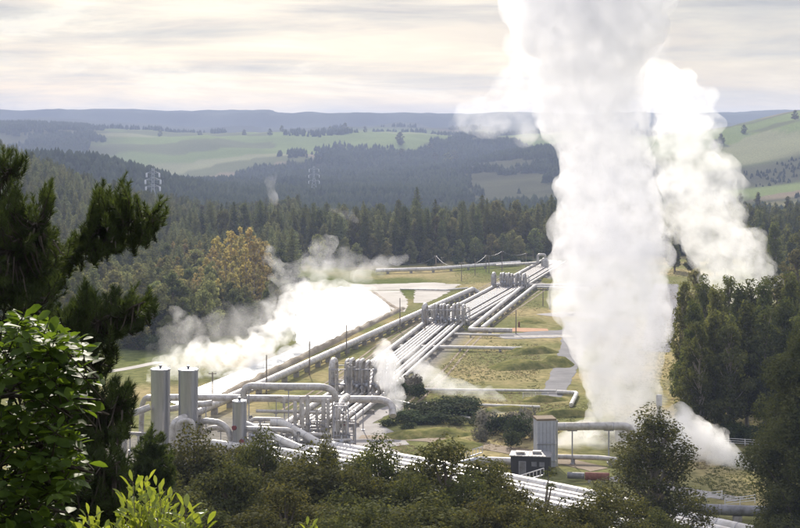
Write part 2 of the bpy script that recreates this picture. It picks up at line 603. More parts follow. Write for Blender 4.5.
strip('gravel_road', [G(610, 478), G(660, 487), G(740, 500)], [3, 4, 3], M['gravel'], 0.05)
strip('silt_flat', [G(352, 287), G(385, 287), G(412, 285.5), G(440, 283)], [20, 26, 20, 6], M['silt'], 0.05)
strip('silt_flat', [G(440, 284), G(432, 292), G(420, 303)], [16, 12, 4], M['silt'], 0.053)
strip('silt_flat', [G(376, 291), G(392, 300), G(400, 312)], [18, 10, 3], M['silt'], 0.056)
# hot water pond and the drain canal that leaves it
pond = [(296, 328), (292, 318), (296, 307), (300, 298), (312, 292), (326, 290), (345, 287), (362, 288), (378, 298), (391, 312), (362, 325), (330, 337), (300, 345)]
pp = []
for i in range(len(pond)):
    a0_, a1_, a2_, a3_ = [Vector(pond[(i + k) % len(pond)]) for k in (-1, 0, 1, 2)]
    for k in range(5):
        t_ = k / 5
        q = 0.5 * ((2 * a1_) + (a2_ - a0_) * t_ + (2 * a0_ - 5 * a1_ + 4 * a2_ - a3_) * t_ * t_ + (3 * a1_ - a0_ - 3 * a2_ + a3_) * t_ ** 3)
        pp.append(G(q.x + rnd.uniform(-1.5, 1.5), q.y + rnd.uniform(-0.9, 0.9)))
sheet('pond_water', pp, M['water'], 0.08)
cw = [G(392, 312), G(340, 336), G(275, 368), G(225, 392), G(190, 409)]
cn = [G(372, 316), G(318, 338), G(268, 360), G(215, 381), G(165, 401)]
sheet('drain_water', cw + cn[::-1], M['water'], 0.12)


def bank(name, pts, w, h, mat, n=8):
    """long ridge of earth with a rounded uneven section"""
    P = [Vector((p[0], p[1], 0)) for p in pts]
    Q = []
    for i in range(len(P) - 1):
        m_ = max(2, int((P[i + 1] - P[i]).length / 1.5))
        for k in range(m_ + (i == len(P) - 2)):
            Q.append(P[i].lerp(P[i + 1], k / m_))
    V = []
    Fc = []
    sd = rnd.random() * 100
    for i, q in enumerate(Q):
        t = (Q[min(i + 1, len(Q) - 1)] - Q[max(i - 1, 0)]).normalized()
        nr = Vector((-t.y, t.x, 0))
        e = min(1, i / 4.0, (len(Q) - 1 - i) / 4.0)
        e = math.sin(e * PI / 2)
        for k in range(n + 1):
            u = k / n * 2 - 1
            p = q + nr * u * w / 2
            nz = float(vnoise(np.array([p.x / 3 + sd]), np.array([p.y / 3]))[0])
            sd2 = u if nr.y > 0 else -u
            pr = min(1.0, (sd2 + 1) / 0.5) if sd2 < 0.1 else max(0.0, 1 - (sd2 - 0.1) / 0.9)
            pr = pr * pr * (3 - 2 * pr)
            z = -0.25 + (h * 0.52 + 0.25) * e * pr * (0.7 + 0.6 * nz)
            V.append((p.x, p.y, z))
        if i:
            for k in range(n):
                a = (i - 1) * (n + 1) + k
                Fc.append((a, a + 1, a + n + 2, a + n + 1))
    mb = MB()
    mb.add(V, Fc)
    o = mb.build(name, mat, smooth=3)
    return tag(o, kind='structure')


bank('earth_bank', [G(404, 308), G(340, 339), G(275, 371), G(222, 397)], 2.8, 1.9, M['track'])
bank('earth_bank', [G(372, 291), G(392, 306), G(404, 312)], 2.0, 1.0, M['dirt'])
bank('grass_bank', [G(502, 354), G(530, 352), G(560, 351)], 9, 2.4, M['bank'])
bank('grass_bank', [G(487, 369), G(520, 367), G(558, 365)], 10, 2.8, M['bank'])
bank('grass_bank', [G(551, 368), G(557, 362)], 10, 4.2, M['bank'])
bank('grass_bank', [G(515, 401), G(545, 400), G(572, 399)], 6, 2.0, M['bank'])
bank('grass_bank', [G(525, 416), G(560, 415), G(606, 414)], 6, 2.2, M['bank'])
bank('grass_bank', [G(515, 322), G(545, 321)], 14, 2.2, M['bank'])
bank('grass_bank', [G(380, 437), G(420, 434), G(450, 433), G(470, 437)], 10, 1.7, M['bank'])
bank('grass_bank', [G(425, 446), G(455, 443), G(490, 447)], 9, 1.5, M['bank'])
bank('grass_bank', [G(575, 290), G(520, 272)], 8, 1.2, M['bank'])
bank('grass_bank', [G(470, 414), G(510, 409), G(540, 408)], 5, 1.2, M['bank'])

# ------------------------------------------------------------------ foliage generators
def quads(C, Nn, S, asp, rg, droop=0.0):
    """rhombic leaves: centres, normals, sizes"""
    n = len(C)
    t = rg.normal(size=(n, 3))
    t[:, 2] -= droop
    t -= Nn * (t * Nn).sum(1)[:, None]
    t /= np.linalg.norm(t, axis=1)[:, None] + 1e-9
    b = np.cross(Nn, t)
    S = S[:, None]
    fold = Nn * S * 0.15
    V = np.stack([C - t * S, C + b * S * asp + fold, C + t * S, C - b * S * asp + fold], 1).reshape(-1, 3)
    Fc = np.arange(4 * n).reshape(n, 4)
    return V, Fc


def unit(v):
    return v / (np.linalg.norm(v, axis=1)[:, None] + 1e-9)


def leafcloud(blobs, per, size, rg, asp=0.55, up=0.3, droop=0.0, shell=0.55):
    """leaves spread through the outer part of each clump; blobs: (x,y,z,rx,rz)"""
    CC = []
    NN = []
    for (x, y, z, rx, rz_) in blobs:
        n = max(8, int(per * rx * rx))
        d = unit(rg.normal(size=(n, 3)))
        rad = shell + (1.08 - shell) * rg.random(n) ** 0.7
        lump = 0.8 + 0.4 * vnoise(d[:, 0] * 2.3 + x + 50, d[:, 1] * 2.3 + d[:, 2] * 2 + y + z, 3)
        p = d * (rad * lump)[:, None] * C_(rx, rx, rz_)
        CC.append(p + C_(x, y, z))
        nn = d + rg.normal(size=(n, 3)) * 0.6
        nn[:, 2] += up
        NN.append(unit(nn))
    C = np.concatenate(CC)
    Nn = np.concatenate(NN)
    S = size * (0.55 + 0.9 * rg.random(len(C)))
    return quads(C, Nn, S, asp, rg, droop)


def conifer_meshes(seed, h=22.0, r=3.4, q=1.0, mat='conifer', low=0.1, narrow=0.85):
    rg = np.random.default_rng(seed)
    CC = []
    NN = []
    SS = []
    z = h * low
    while z < h * 0.985:
        f = (z / h - low) / (1 - low)
        R = r * (1 - f) ** narrow * min(1, 0.55 + f * 4) * (0.82 + 0.36 * rg.random()) + 0.18
        nb = max(4, int((5 + R * 1.5) * q))
        a0 = rg.random() * 6.28
        for k in range(nb):
            a = a0 + 6.28 * k / nb + rg.normal() * 0.25
            Rb = R * (0.65 + 0.5 * rg.random())
            m_ = max(3, int(Rb * 4.2 * q))
            t = (np.arange(m_) + rg.random(m_)) / m_
            t = t ** 0.8
            rr = t * Rb
            zz = z + rr * (-0.22) + t ** 2 * Rb * 0.30 + rg.normal(size=m_) * 0.12
            an = a + rg.normal(size=m_) * 0.16 / np.maximum(t, 0.3)
            CC.append(np.stack([rr * np.cos(an), rr * np.sin(an), zz], 1))
            nn = rg.normal(size=(m_, 3)) * 0.45 + C_(math.cos(a) * 0.4, math.sin(a) * 0.4, 0.9)
            NN.append(unit(nn))
            SS.append(0.30 + 0.32 * rg.random(m_) * (1.2 - f))
        z += (0.42 + 0.35 * (1 - f)) * (0.8 + 0.4 * rg.random()) / q
    n = 10
    CC.append(np.stack([rg.normal(size=n) * 0.08, rg.normal(size=n) * 0.08, h * (0.96 + 0.05 * rg.random(n))], 1))
    NN.append(unit(rg.normal(size=(n, 3)) * C_(1, 1, 0.2)))
    SS.append(np.full(n, 0.28))
    V, Fc = quads(np.concatenate(CC), np.concatenate(NN), np.concatenate(SS), 0.5, rg)
    crown = mesh_np('crown', V, Fc, M[mat])
    mb = MB()
    mb.tube([(0, 0, -1.5), (0.1, 0, h * 0.3), (0, 0.05, h * 0.7), (0, 0, h * 0.93)], [0.34, 0.25, 0.13, 0.04], 7)
    return mb.mesh('trunk', M['bark']), crown


def broad_meshes(seed, h=18.0, r=4.5, mat='gum', leaf=0.22, per=90, base=0.3, nblob=26, airy=0.0, bark='bark', shape='dome', lean=0.0):
    """forked tree: trunk, limbs that reach each clump, clumps of leaves"""
    rg = np.random.default_rng(seed)
    pts = []
    for k in range(nblob):
        f = (k + 0.5) / nblob
        z = h * (base + (0.93 - base) * f)
        if shape == 'dome':
            R = r * math.sqrt(max(0.03, 1 - ((f - 0.30) / 0.74) ** 2))
        elif shape == 'round':
            R = r * math.sqrt(max(0.05, 1 - ((f - 0.42) / 0.66) ** 2))
        elif shape == 'column':
            R = r * (0.35 + 0.65 * math.sin(PI * min(1, f * 0.85 + 0.12)))
        else:
            R = r * (1 - f * 0.80)
        a = k * 2.399 + rg.normal() * 0.4
        rr = R * (0.25 + 0.62 * rg.random())
        b = r * (0.30 + 0.16 * rg.random()) * (1 - airy * 0.42) * (1.0 - 0.35 * f)
        pts.append((rr * math.cos(a) + lean * z / h, rr * math.sin(a), z + rg.normal() * h * 0.02, b, b * (0.75 + 0.25 * rg.random())))
    pts.append((lean, 0, h - r * 0.22, r * 0.26, r * 0.30))
    V, Fc = leafcloud(pts, per, leaf, rg, shell=0.45)
    crown = mesh_np('crown', V, Fc, M[mat])
    mb = MB()
    tr = max(0.14, h * 0.014)
    wob = [(rg.normal() * 0.15, rg.normal() * 0.15) for _ in range(6)]
    sp = []
    for i in range(6):
        f = i / 5
        sp.append(Vector((wob[i][0] * f * 2 + lean * f * 0.9, wob[i][1] * f * 2, -1.5 + (h * 0.92 + 1.5) * f)))
    mb.tube(sp, [tr * (1.25 - 1.1 * i / 5) for i in range(6)], 8)
    for (x, y, z, b, bz) in pts:
        z0 = max(h * base * 0.6, z - h * 0.16 - abs(x) * 0.3)
        f = (z0 + 1.5) / (h * 0.92 + 1.5) * 5
        i = min(4, int(f))
        p0 = sp[i].lerp(sp[i + 1], f - i)
        p2 = Vector((x, y, z))
        p1 = p0.lerp(p2, 0.5) + Vector((0, 0, -0.05 * h * 0.3))
        mb.tube([p0, p1, p2], [tr * 0.42, tr * 0.28, tr * 0.1], 5)
    return mb.mesh('trunk', M[bark]), crown


def bush_mesh(seed, w=4.0, h=2.6, mat='bush', leaf=0.2, per=120):
    rg = np.random.default_rng(seed)
    bl = []
    for k in range(9):
        a = rg.random() * 6.28
        rr = w * 0.34 * rg.random() ** 0.6
        b = w * (0.17 + 0.10 * rg.random())
        bl.append((rr * math.cos(a), rr * math.sin(a), h * (0.28 + 0.45 * rg.random()), b, b * 0.85 * h / w * 1.5))
    V, Fc = leafcloud(bl, per, leaf, rg, shell=0.3)
    return mesh_np('foliage', V, Fc, M[mat])


def plant(name, meshes, x, y, label, cat, group=None, s=1.0, sz=None, rz=None, dz=0.0):
    t = thing(name, label, cat, (x, y, hz(x, y) + dz), group, rnd.random() * 6.28 if rz is None else rz)
    t.scale = (s, s, sz if sz else s)
    link('trunk', meshes[0], t)
    link('crown', meshes[1], t)
    return t


# ------------------------------------------------------------------ forests
CON = [conifer_meshes(100 + i, h=22, r=3.7 + 0.3 * (i % 3), narrow=(0.46, 0.6, 0.42, 0.7, 0.5)[i]) for i in range(5)]
CONL = [conifer_meshes(120 + i, h=20, r=3.7 + 0.3 * (i % 3), narrow=(0.46, 0.62, 0.42, 0.55)[i], mat='conifer_light') for i in range(4)]
POP = [broad_meshes(200 + i, h=20, r=2.9, mat='autumn', leaf=0.42, per=60, base=0.12, nblob=22, shape='column', bark='bark_pale') for i in range(3)]
POQ = [broad_meshes(210 + i, h=18, r=3.6, mat='autumn_pale', leaf=0.42, per=50, base=0.1, nblob=22, shape='dome', bark='bark_pale') for i in range(2)]
WIL = [broad_meshes(220 + i, h=13, r=4.2, mat='willow', leaf=0.42, per=46, base=0.12, nblob=22) for i in range(3)]
EVR = [broad_meshes(260 + i, h=20, r=4.6, mat='mixed', leaf=0.40, per=60, base=0.12, nblob=26, shape='dome') for i in range(3)]
EVG = [broad_meshes(240 + i, h=20, r=4.2, mat='gum_dark', leaf=0.40, per=60, base=0.15, nblob=26, shape='cone') for i in range(3)]


def scatter(n, x0, x1, y0, y1, dmin, keep, seed):
    """dart throwing on a grid"""
    r_ = random.Random(seed)
    cell = {}
    out = []
    for _ in range(n):
        x = r_.uniform(x0, x1)
        y = r_.uniform(y0, y1)
        if not keep(x, y):
            continue
        cx, cy = int(x // dmin), int(y // dmin)
        if any(((q[0] - x) ** 2 + (q[1] - y) ** 2) < dmin * dmin for a in (-1, 0, 1) for b in (-1, 0, 1) for q in cell.get((cx + a, cy + b), ())):
            continue
        cell.setdefault((cx, cy), []).append((x, y))
        out.append((x, y))
    return out


def pxo(x, y):
    return 400 + x * F / y


def left_keep(x, y):
    p = pxo(x, y)
    # edge of the forest seen from the works
    e = np.interp(p, [-200, 0, 60, 120, 180, 215, 262, 285, 300], [330, 350, 372, 388, 386, 396, 430, 520, 640])
    return p < 300 and y > e and y < 1080 and p > -260


def belt_keep(x, y):
    p = pxo(x, y)
    lo = np.interp(p, [150, 270, 330, 400, 450, 520, 600, 700], [700, 690, 655, 650, 668, 700, 715, 700])
    return lo < y < lo + 130 and 150 < p < 850


pl = scatter(16000, -520, -40, 330, 1080, 5.0, left_keep, 3)
pb = scatter(9000, -170, 300, 640, 860, 5.0, belt_keep, 4)
pl.sort(key=lambda q: q[1])
pb.sort(key=lambda q: q[1])


def autumn_zone(x, y):
    p = pxo(x, y)
    return 188 < p < 275 and 430 < y < 560


def willow_zone(x, y):
    p = pxo(x, y)
    return 95 < p < 222 and y < 540


near_pts = [q for q in pl if not autumn_zone(*q)]
ind = []
rest = []
n_ind = 0
for i, q in enumerate(pl):
    x, y = q
    if autumn_zone(x, y):
        continue
    if 192 < pxo(x, y) < 282 and y < 430:
        continue
    if willow_zone(x, y) and rnd.random() < 0.75:
        continue
    vis = -20 < pxo(x, y) < 300
    if vis and n_ind < 150:
        ind.append((x, y, 'left'))
        n_ind += 1
    else:
        rest.append(q)
n_b = 0
for q in pb:
    vis = 190 < pxo(*q) < 560
    if vis and n_b < 150:
        ind.append((q[0], q[1], 'belt'))
        n_b += 1
    else:
        rest.append(q)
for i, (x, y, w) in enumerate(ind):
    s = rnd.uniform(0.72, 1.15)
    if w == 'left':
        u = rnd.random()
        plant('conifer_tree', CONL[i % 4] if u < 0.7 else EVR[i % 3], x, y, 'green plantation conifer on the forested slope left of the steaming drain', 'conifer', 'plantation conifers on the left slope', s * 0.9, s * np.interp(pxo(x, y), [0, 120, 230], [0.95, 0.85, 0.7]))
    else:
        u = rnd.random()
        mm = EVR[i % 3] if u < 0.34 else (CONL[i % 4] if u < 0.5 else CON[i % 5])
        plant('conifer_tree', mm, x, y, 'dark evergreen in the belt of trees closing the far end of the pipeline field', 'conifer', 'trees of the belt beyond the pipelines', s * 0.95, s * np.interp(pxo(x, y), [200, 330, 550], [1.1, 1.02, 1.18]))
# autumn poplars behind the drain steam and yellow-green trees on the slope foot
for i, (px, py, d, s) in enumerate([(222, 262, 505, 0.95), (232, 258, 515, 1.1), (241, 262, 508, 1.15), (250, 262, 500, 1.2), (258, 268, 505, 1.1), (246, 280, 470, 0.95), (233, 285, 462, 0.85), (262, 285, 480, 0.9), (203, 285, 450, 0.62), (226, 272, 480, 0.9), (254, 292, 455, 0.85), (240, 240, 540, 1.1), (266, 275, 520, 1.0), (214, 248, 540, 0.9), (208, 290, 440, 0.7), (218, 296, 430, 0.65), (270, 290, 470, 0.7), (236, 300, 430, 0.7), (250, 300, 440, 0.6), (262, 298, 450, 0.6), (212, 262, 500, 0.95), (218, 252, 520, 1.0), (262, 255, 520, 1.0), (228, 248, 530, 1.05), (256, 262, 500, 1.1), (206, 280, 470, 0.8)]):
    p = at(px, py, d)
    plant('poplar_tree', POP[i % 3] if i % 2 else POQ[i % 4 // 2], p.x, d, 'orange and yellow autumn poplar rising behind the drain steam', 'poplar', 'autumn poplars behind the drain', s, s * 1.0)
for i in range(84):
    px = 92 + rnd.random() * 128
    d = rnd.uniform(388, 540)
    plant('yellowing_tree', WIL[i % 3], (px - 400) * d / F, d, 'rounded yellow-green tree at the foot of the left forest slope', 'tree', 'yellow-green trees at the slope foot', rnd.uniform(0.75, 1.15))
for i in range(22):
    px = rnd.uniform(150, 262)
    d = rnd.uniform(430, 600)
    plant('golden_tree', POQ[i % 2], (px - 400) * d / F, d, 'muted golden tree scattered among the conifers left of the autumn poplars', 'tree', 'golden trees among the left conifers', rnd.uniform(0.6, 0.9))
for px, d in [(410, 650), (428, 655), (444, 662), (460, 664), (476, 668), (512, 676), (535, 690), (290, 640), (330, 650), (492, 662), (520, 668), (503, 664), (318, 645), (345, 640), (356, 640), (372, 648), (300, 648), (386, 646)]:
    plant('yellowing_tree', WIL[int(px) % 3], (px - 400) * d / F, d, 'yellowing tree at the front edge of the far tree belt', 'tree', 'yellowing trees of the far belt', rnd.uniform(0.75, 1.1))


for i in range(64):
    px = rnd.uniform(125, 296)
    d = float(np.interp(px, [125, 215, 296], [372, 384, 425])) + rnd.uniform(0, 45)
    plant('bushy_tree', WIL[i % 3] if i % 3 == 0 else EVR[i % 3], (px - 400) * d / F, d, 'short bushy tree at the forest edge behind the drain steam', 'tree', 'short trees along the forest edge', rnd.uniform(0.55, 0.8), rnd.uniform(0.4, 0.62))


def gn_scatter(name, pts, srcs, smin, smax, label, cat, szf=None):
    """one object that stands copies of the source crowns on its points"""
    P = np.array(pts, dtype=float)
    P = np.column_stack([P, hgt(P[:, 0], P[:, 1]) - 0.4]).astype(np.float32)
    me = bpy.data.meshes.new(name)
    me.vertices.add(len(P))
    me.vertices.foreach_set('co', P.ravel())
    sca = np.random.default_rng(5).uniform(smin, smax, len(P)).astype(np.float32)
    if szf is not None:
        sca *= np.array([szf(x, y) for x, y in pts], dtype=np.float32)
    a = me.attributes.new('sca', 'FLOAT', 'POINT')
    a.data.foreach_set('value', sca)
    o = link(name, me)
    g = bpy.data.node_groups.new(name, 'GeometryNodeTree')
    g.interface.new_socket('Geometry', in_out='INPUT', socket_type='NodeSocketGeometry')
    g.interface.new_socket('Geometry', in_out='OUTPUT', socket_type='NodeSocketGeometry')
    N, L = g.nodes, g.links
    gi = N.new('NodeGroupInput')
    go = N.new('NodeGroupOutput')
    mp = N.new('GeometryNodeMeshToPoints')
    ip = N.new('GeometryNodeInstanceOnPoints')
    gj = N.new('GeometryNodeGeometryToInstance')
    for s_ in reversed(srcs):
        oi = N.new('GeometryNodeObjectInfo')
        oi.transform_space = 'ORIGINAL'
        oi.inputs['Object'].default_value = s_
        L.new(oi.outputs['Geometry'], gj.inputs[0])
    rv = N.new('FunctionNodeRandomValue')
    rv.data_type = 'INT'
    rv.inputs[4].default_value = 0
    rv.inputs[5].default_value = len(srcs) - 1
    rr = N.new('FunctionNodeRandomValue')
    rr.data_type = 'FLOAT_VECTOR'
    rr.inputs[0].default_value = (0, 0, 0)
    rr.inputs[1].default_value = (0.06, 0.06, 6.28)
    na = N.new('GeometryNodeInputNamedAttribute')
    na.data_type = 'FLOAT'
    na.inputs[0].default_value = 'sca'
    L.new(gi.outputs[0], mp.inputs[0])
    L.new(mp.outputs[0], ip.inputs['Points'])
    L.new(gj.outputs[0], ip.inputs['Instance'])
    ip.inputs['Pick Instance'].default_value = True
    L.new(rv.outputs[2], ip.inputs['Instance Index'])
    L.new(rr.outputs[0], ip.inputs['Rotation'])
    L.new(na.outputs[0], ip.inputs['Scale'])
    L.new(ip.outputs[0], go.inputs[0])
    md = o.modifiers.new('scatter', 'NODES')
    md.node_group = g
    return tag(o, label, cat, kind='stuff')


def first_crown(me):
    for o in bpy.data.objects:
        if o.data is me:
            return o


lf = lambda x, y: float(np.interp(pxo(x, y), [0, 120, 230, 300], [0.95, 0.9, 0.75, 1.0]))
inl = set(pl)
gn_scatter('plantation_forest', [q for q in rest if q in inl and q[1] < 900], [first_crown(c[1]) for c in CONL], 0.7, 1.12, 'green conifer plantation covering the left slope behind the nearer trees', 'forest', lf)
gn_scatter('dark_forest', [q for q in rest if not (q in inl and q[1] < 900)], [first_crown(c[1]) for c in CON + EVR[:1]], 0.7, 1.08, 'dark conifers filling the far tree belt behind its front trees', 'forest', lf)


# far woods: one low shape per tree, thousands of them
def far_forest(name, pts, h, label, mat, seed=1):
    rg = np.random.default_rng(seed)
    n = len(pts)
    P = np.array(pts)
    Z = hgt(P[:, 0], P[:, 1])
    hh = h * rg.uniform(0.6, 1.25, n)
    w = hh * rg.uniform(0.28, 0.46, n)
    an0 = rg.random(n) * 6.28
    Vs = []
    Fs = []
    b = 0
    for (z0, z1, r0) in ((0.0, 0.62, 1.0), (0.25, 0.86, 0.92), (0.5, 1.0, 0.7)):
        ring = []
        for k in range(6):
            a = an0 + k * 1.047 + z0 * 2
            rj = w * r0 * rg.uniform(0.65, 1.25, n)
            ring.append(np.stack([P[:, 0] + np.cos(a) * rj, P[:, 1] + np.sin(a) * rj, Z + hh * (z0 + rg.uniform(-0.05, 0.05, n))], 1))
        tip = np.stack([P[:, 0] + rg.normal(size=n) * 0.2, P[:, 1], Z + hh * z1], 1)
        A = np.stack(ring + [tip], 1)
        Vs.append(A.reshape(-1, 3))
        base = np.arange(n)[:, None] * 7 + b
        for k in range(6):
            Fs.append(np.concatenate([base + k, base + (k + 1) % 6, base + 6], 1))
        b += n * 7
    me = mesh_np(name, np.concatenate(Vs), np.concatenate(Fs), mat)
    o = link(name, me)
    return tag(o, label, 'forest', kind='stuff')


def sel(x0, x1, y0, y1, n, fn, seed):
    rg = np.random.default_rng(seed)
    x = rg.uniform(x0, x1, n)
    y = rg.uniform(y0, y1, n)
    k = fn(x, y)
    return list(zip(x[k], y[k]))


M['far_wood'] = leafmat('far_wood_foliage', (0.026, 0.038, 0.022), (0.066, 0.078, 0.042), 0.15, scale=0.012, gloss=0.0, rough=1.0)
f1 = sel(-1150, 1150, 1000, 3500, 100000, lambda x, y: ((fbm(x / 120, y / 160, 201, 3) > 0.42) | ((x < -90) & (y > 1150) & (y < 1850))) & (fieldmask(x, y) < 0.3) & (np.abs(x) < y * 0.33) & ((x < 330) | ((y < 1430) & (fbm(x / 50, y / 50, 9, 2) > 0.5))), 11)
f2 = sel(-1600, 1700, 2450, 3900, 26000, lambda x, y: (fbm(x / 170, y / 300, 203, 3) > 0.64 - 0.26 * sst(130 - (400 + x * F / y), 0, 100)) & (np.abs(x) < y * 0.34) & ((x < 330) | (y > 3000)), 12)
f3 = sel(-700, 700, 820, 1250, 9000, lambda x, y: (fbm(x / 90, y / 120, 205, 3) > 0.47) & (np.abs(x) < y * 0.36), 13)
f4 = sel(380, 900, 1400, 2700, 9000, lambda x, y: (fieldmask(x, y) < 0.4) & (fbm(x / 40, y / 40, 207, 3) > 0.47), 14)
far_forest('hill_scrub', f4, 4.5, 'dark scrub in the gully bands of the right hand hill', M['far_wood'], 3)
far_forest('far_woods', f1 + f2 + f3, 11, 'blue-green woods spread over the far valley and hills', M['far_wood'])

# single trees standing on far ridges
for i, (px, d, s) in enumerate([(200, 3300, 1.1), (244, 3300, 1.0), (282, 3300, 1.0), (345, 3250, 1.5), (400, 2900, 1.7), (401, 2700, 1.3), (270, 3150, 1.0), (330, 3200, 1.0), (365, 3300, 0.9), (435, 2650, 1.3), (448, 2600, 1.6), (455, 2680, 1.4), (721, 2100, 1.1), (744, 2150, 0.9), (715, 2080, 0.9), (795, 2200, 1.0), (430, 2800, 1.2), (160, 3250, 1.0)]):
    plant('ridge_tree', EVR[i % 3], (px - 400) * d / F, d, 'lone dark tree standing on a distant pasture ridge', 'tree', 'lone trees on the far ridges', s * 1.3, s * 0.75)
for i, (px, d, s) in enumerate([(696, 1150, 1.0), (740, 1180, 1.3), (758, 1190, 1.3), (770, 1120, 0.9), (730, 1100, 0.9), (788, 1000, 1.3), (715, 1050, 0.9)]):
    plant('shelter_tree', EVG[i % 3], (px - 400) * d / F, d, 'rounded dark tree at the foot of the right hand hill', 'tree', 'trees at the foot of the right hill', s, s * 0.8)
p = gp(417, 228)
plant('tall_conifer', CON[1], (417 - 400) * 800 / F, 800, 'tall pointed dark conifer sticking out above the far tree belt', 'conifer', s=1.3, sz=1.38)

# ------------------------------------------------------------------ right hand stand
STD = [broad_meshes(300 + i, h=27, r=5.2, mat='gum_dark', leaf=0.30, per=75, base=0.14, nblob=40, shape='cone' if i % 2 else 'dome', bark='bark_pale') for i in range(4)]
stand = [
    # px, top py, distance, radius scale
    (684, 282, 300, 0.75), (693, 300, 275, 0.85), (704, 275, 310, 0.9), (716, 287, 285, 0.95), (728, 276, 300, 0.95),
    (741, 284, 290, 1.0), (752, 280, 300, 1.0), (764, 281, 285, 1.0), (777, 276, 300, 1.0), (790, 272, 290, 1.0),
    (805, 270, 300, 1.0), (823, 268, 290, 1.0), (700, 322, 262, 0.8), (715, 310, 268, 0.9), (730, 316, 264, 0.9),
    (747, 302, 270, 0.95), (765, 306, 266, 1.0), (785, 298, 262, 1.0), (808, 300, 255, 1.0), (690, 345, 266, 0.65)]
for i, (px, py, d, s) in enumerate(stand):
    x = (px - 400) * d / F
    top = 50 - (py - HZ) * d / F
    plant('evergreen_tree', STD[i % 4], x, d, 'tall dark evergreen in the dense stand on the right edge of the field', 'tree', 'evergreens of the right hand stand', s * 0.92, (top - hz(x, d)) / 27)
for i, (px, py, d, s, lab) in enumerate([
        (795, 250, 430, 1.0, 'bright green tree behind the right hand stand at the photo edge'),
        (775, 222, 520, 1.1, 'tall tree behind the right stand, left of the bright green one'),
        (805, 210, 540, 1.2, 'tall dark tree behind the right stand at the right photo edge'),
        (760, 240, 560, 1.0, 'small dark tree between the leaning steam plume and the hill'),
        (697, 268, 380, 0.7, 'pale green bushy tree at the left end of the right hand stand')]):
    x = (px - 400) * d / F
    top = 50 - (py - HZ) * d / F
    mm = (STD[i % 4] if i not in (0, 4) else WIL[i % 3])
    hh = 27 if i not in (0, 4) else 13
    plant('evergreen_tree' if i not in (0, 4) else 'green_tree', mm, x, d, lab, 'tree', None, s * (0.9 if hh == 27 else 1.3), (top - hz(x, d)) / hh)
for i in range(26):
    px = rnd.uniform(665, 830)
    d = rnd.uniform(570, 690)
    plant('far_evergreen', EVG[i % 3], (px - 400) * d / F, d, 'dark evergreen behind the leaning steam plume', 'tree', 'evergreens behind the leaning plume', rnd.uniform(0.8, 1.1), rnd.uniform(0.7, 1.0))

# nearer trees on the right
NEAR = broad_meshes(330, h=33, r=7.4, mat='gum_dark', leaf=0.17, per=190, base=0.05, nblob=95, shape='dome')
d = 168
plant('evergreen_tree', NEAR, (806 - 400) * d / F, d, 'huge dense dark evergreen at the right edge in front of the stand', 'tree', None, 0.95, (50 - (330 - HZ) * d / F - hz(46, d)) / 33, rz=0.6)
EUC = broad_meshes(340, h=24, r=5.0, mat='gum', leaf=0.13, per=260, base=0.12, nblob=90, airy=0.5, shape='dome', bark='bark_pale')
d = 158
plant('gum_tree', EUC, (652 - 400) * d / F, d, 'tall airy gum tree standing in front of the big steam column', 'tree', None, 1.4, (50 - (408 - HZ) * d / F - hz(27, d)) / 24, rz=1.0)
EUC2 = broad_meshes(341, h=24, r=2.6, mat='gum', leaf=0.13, per=200, base=0.2, nblob=24, airy=0.7, shape='column', bark='bark_pale')
d = 128
plant('gum_tree', EUC2, (549 - 400) * d / F, d, 'slender airy gum tree in front of the white pipes', 'tree', None, 1.0, (50 - (468 - HZ) * d / F - hz(13, d)) / 24, rz=2.0)

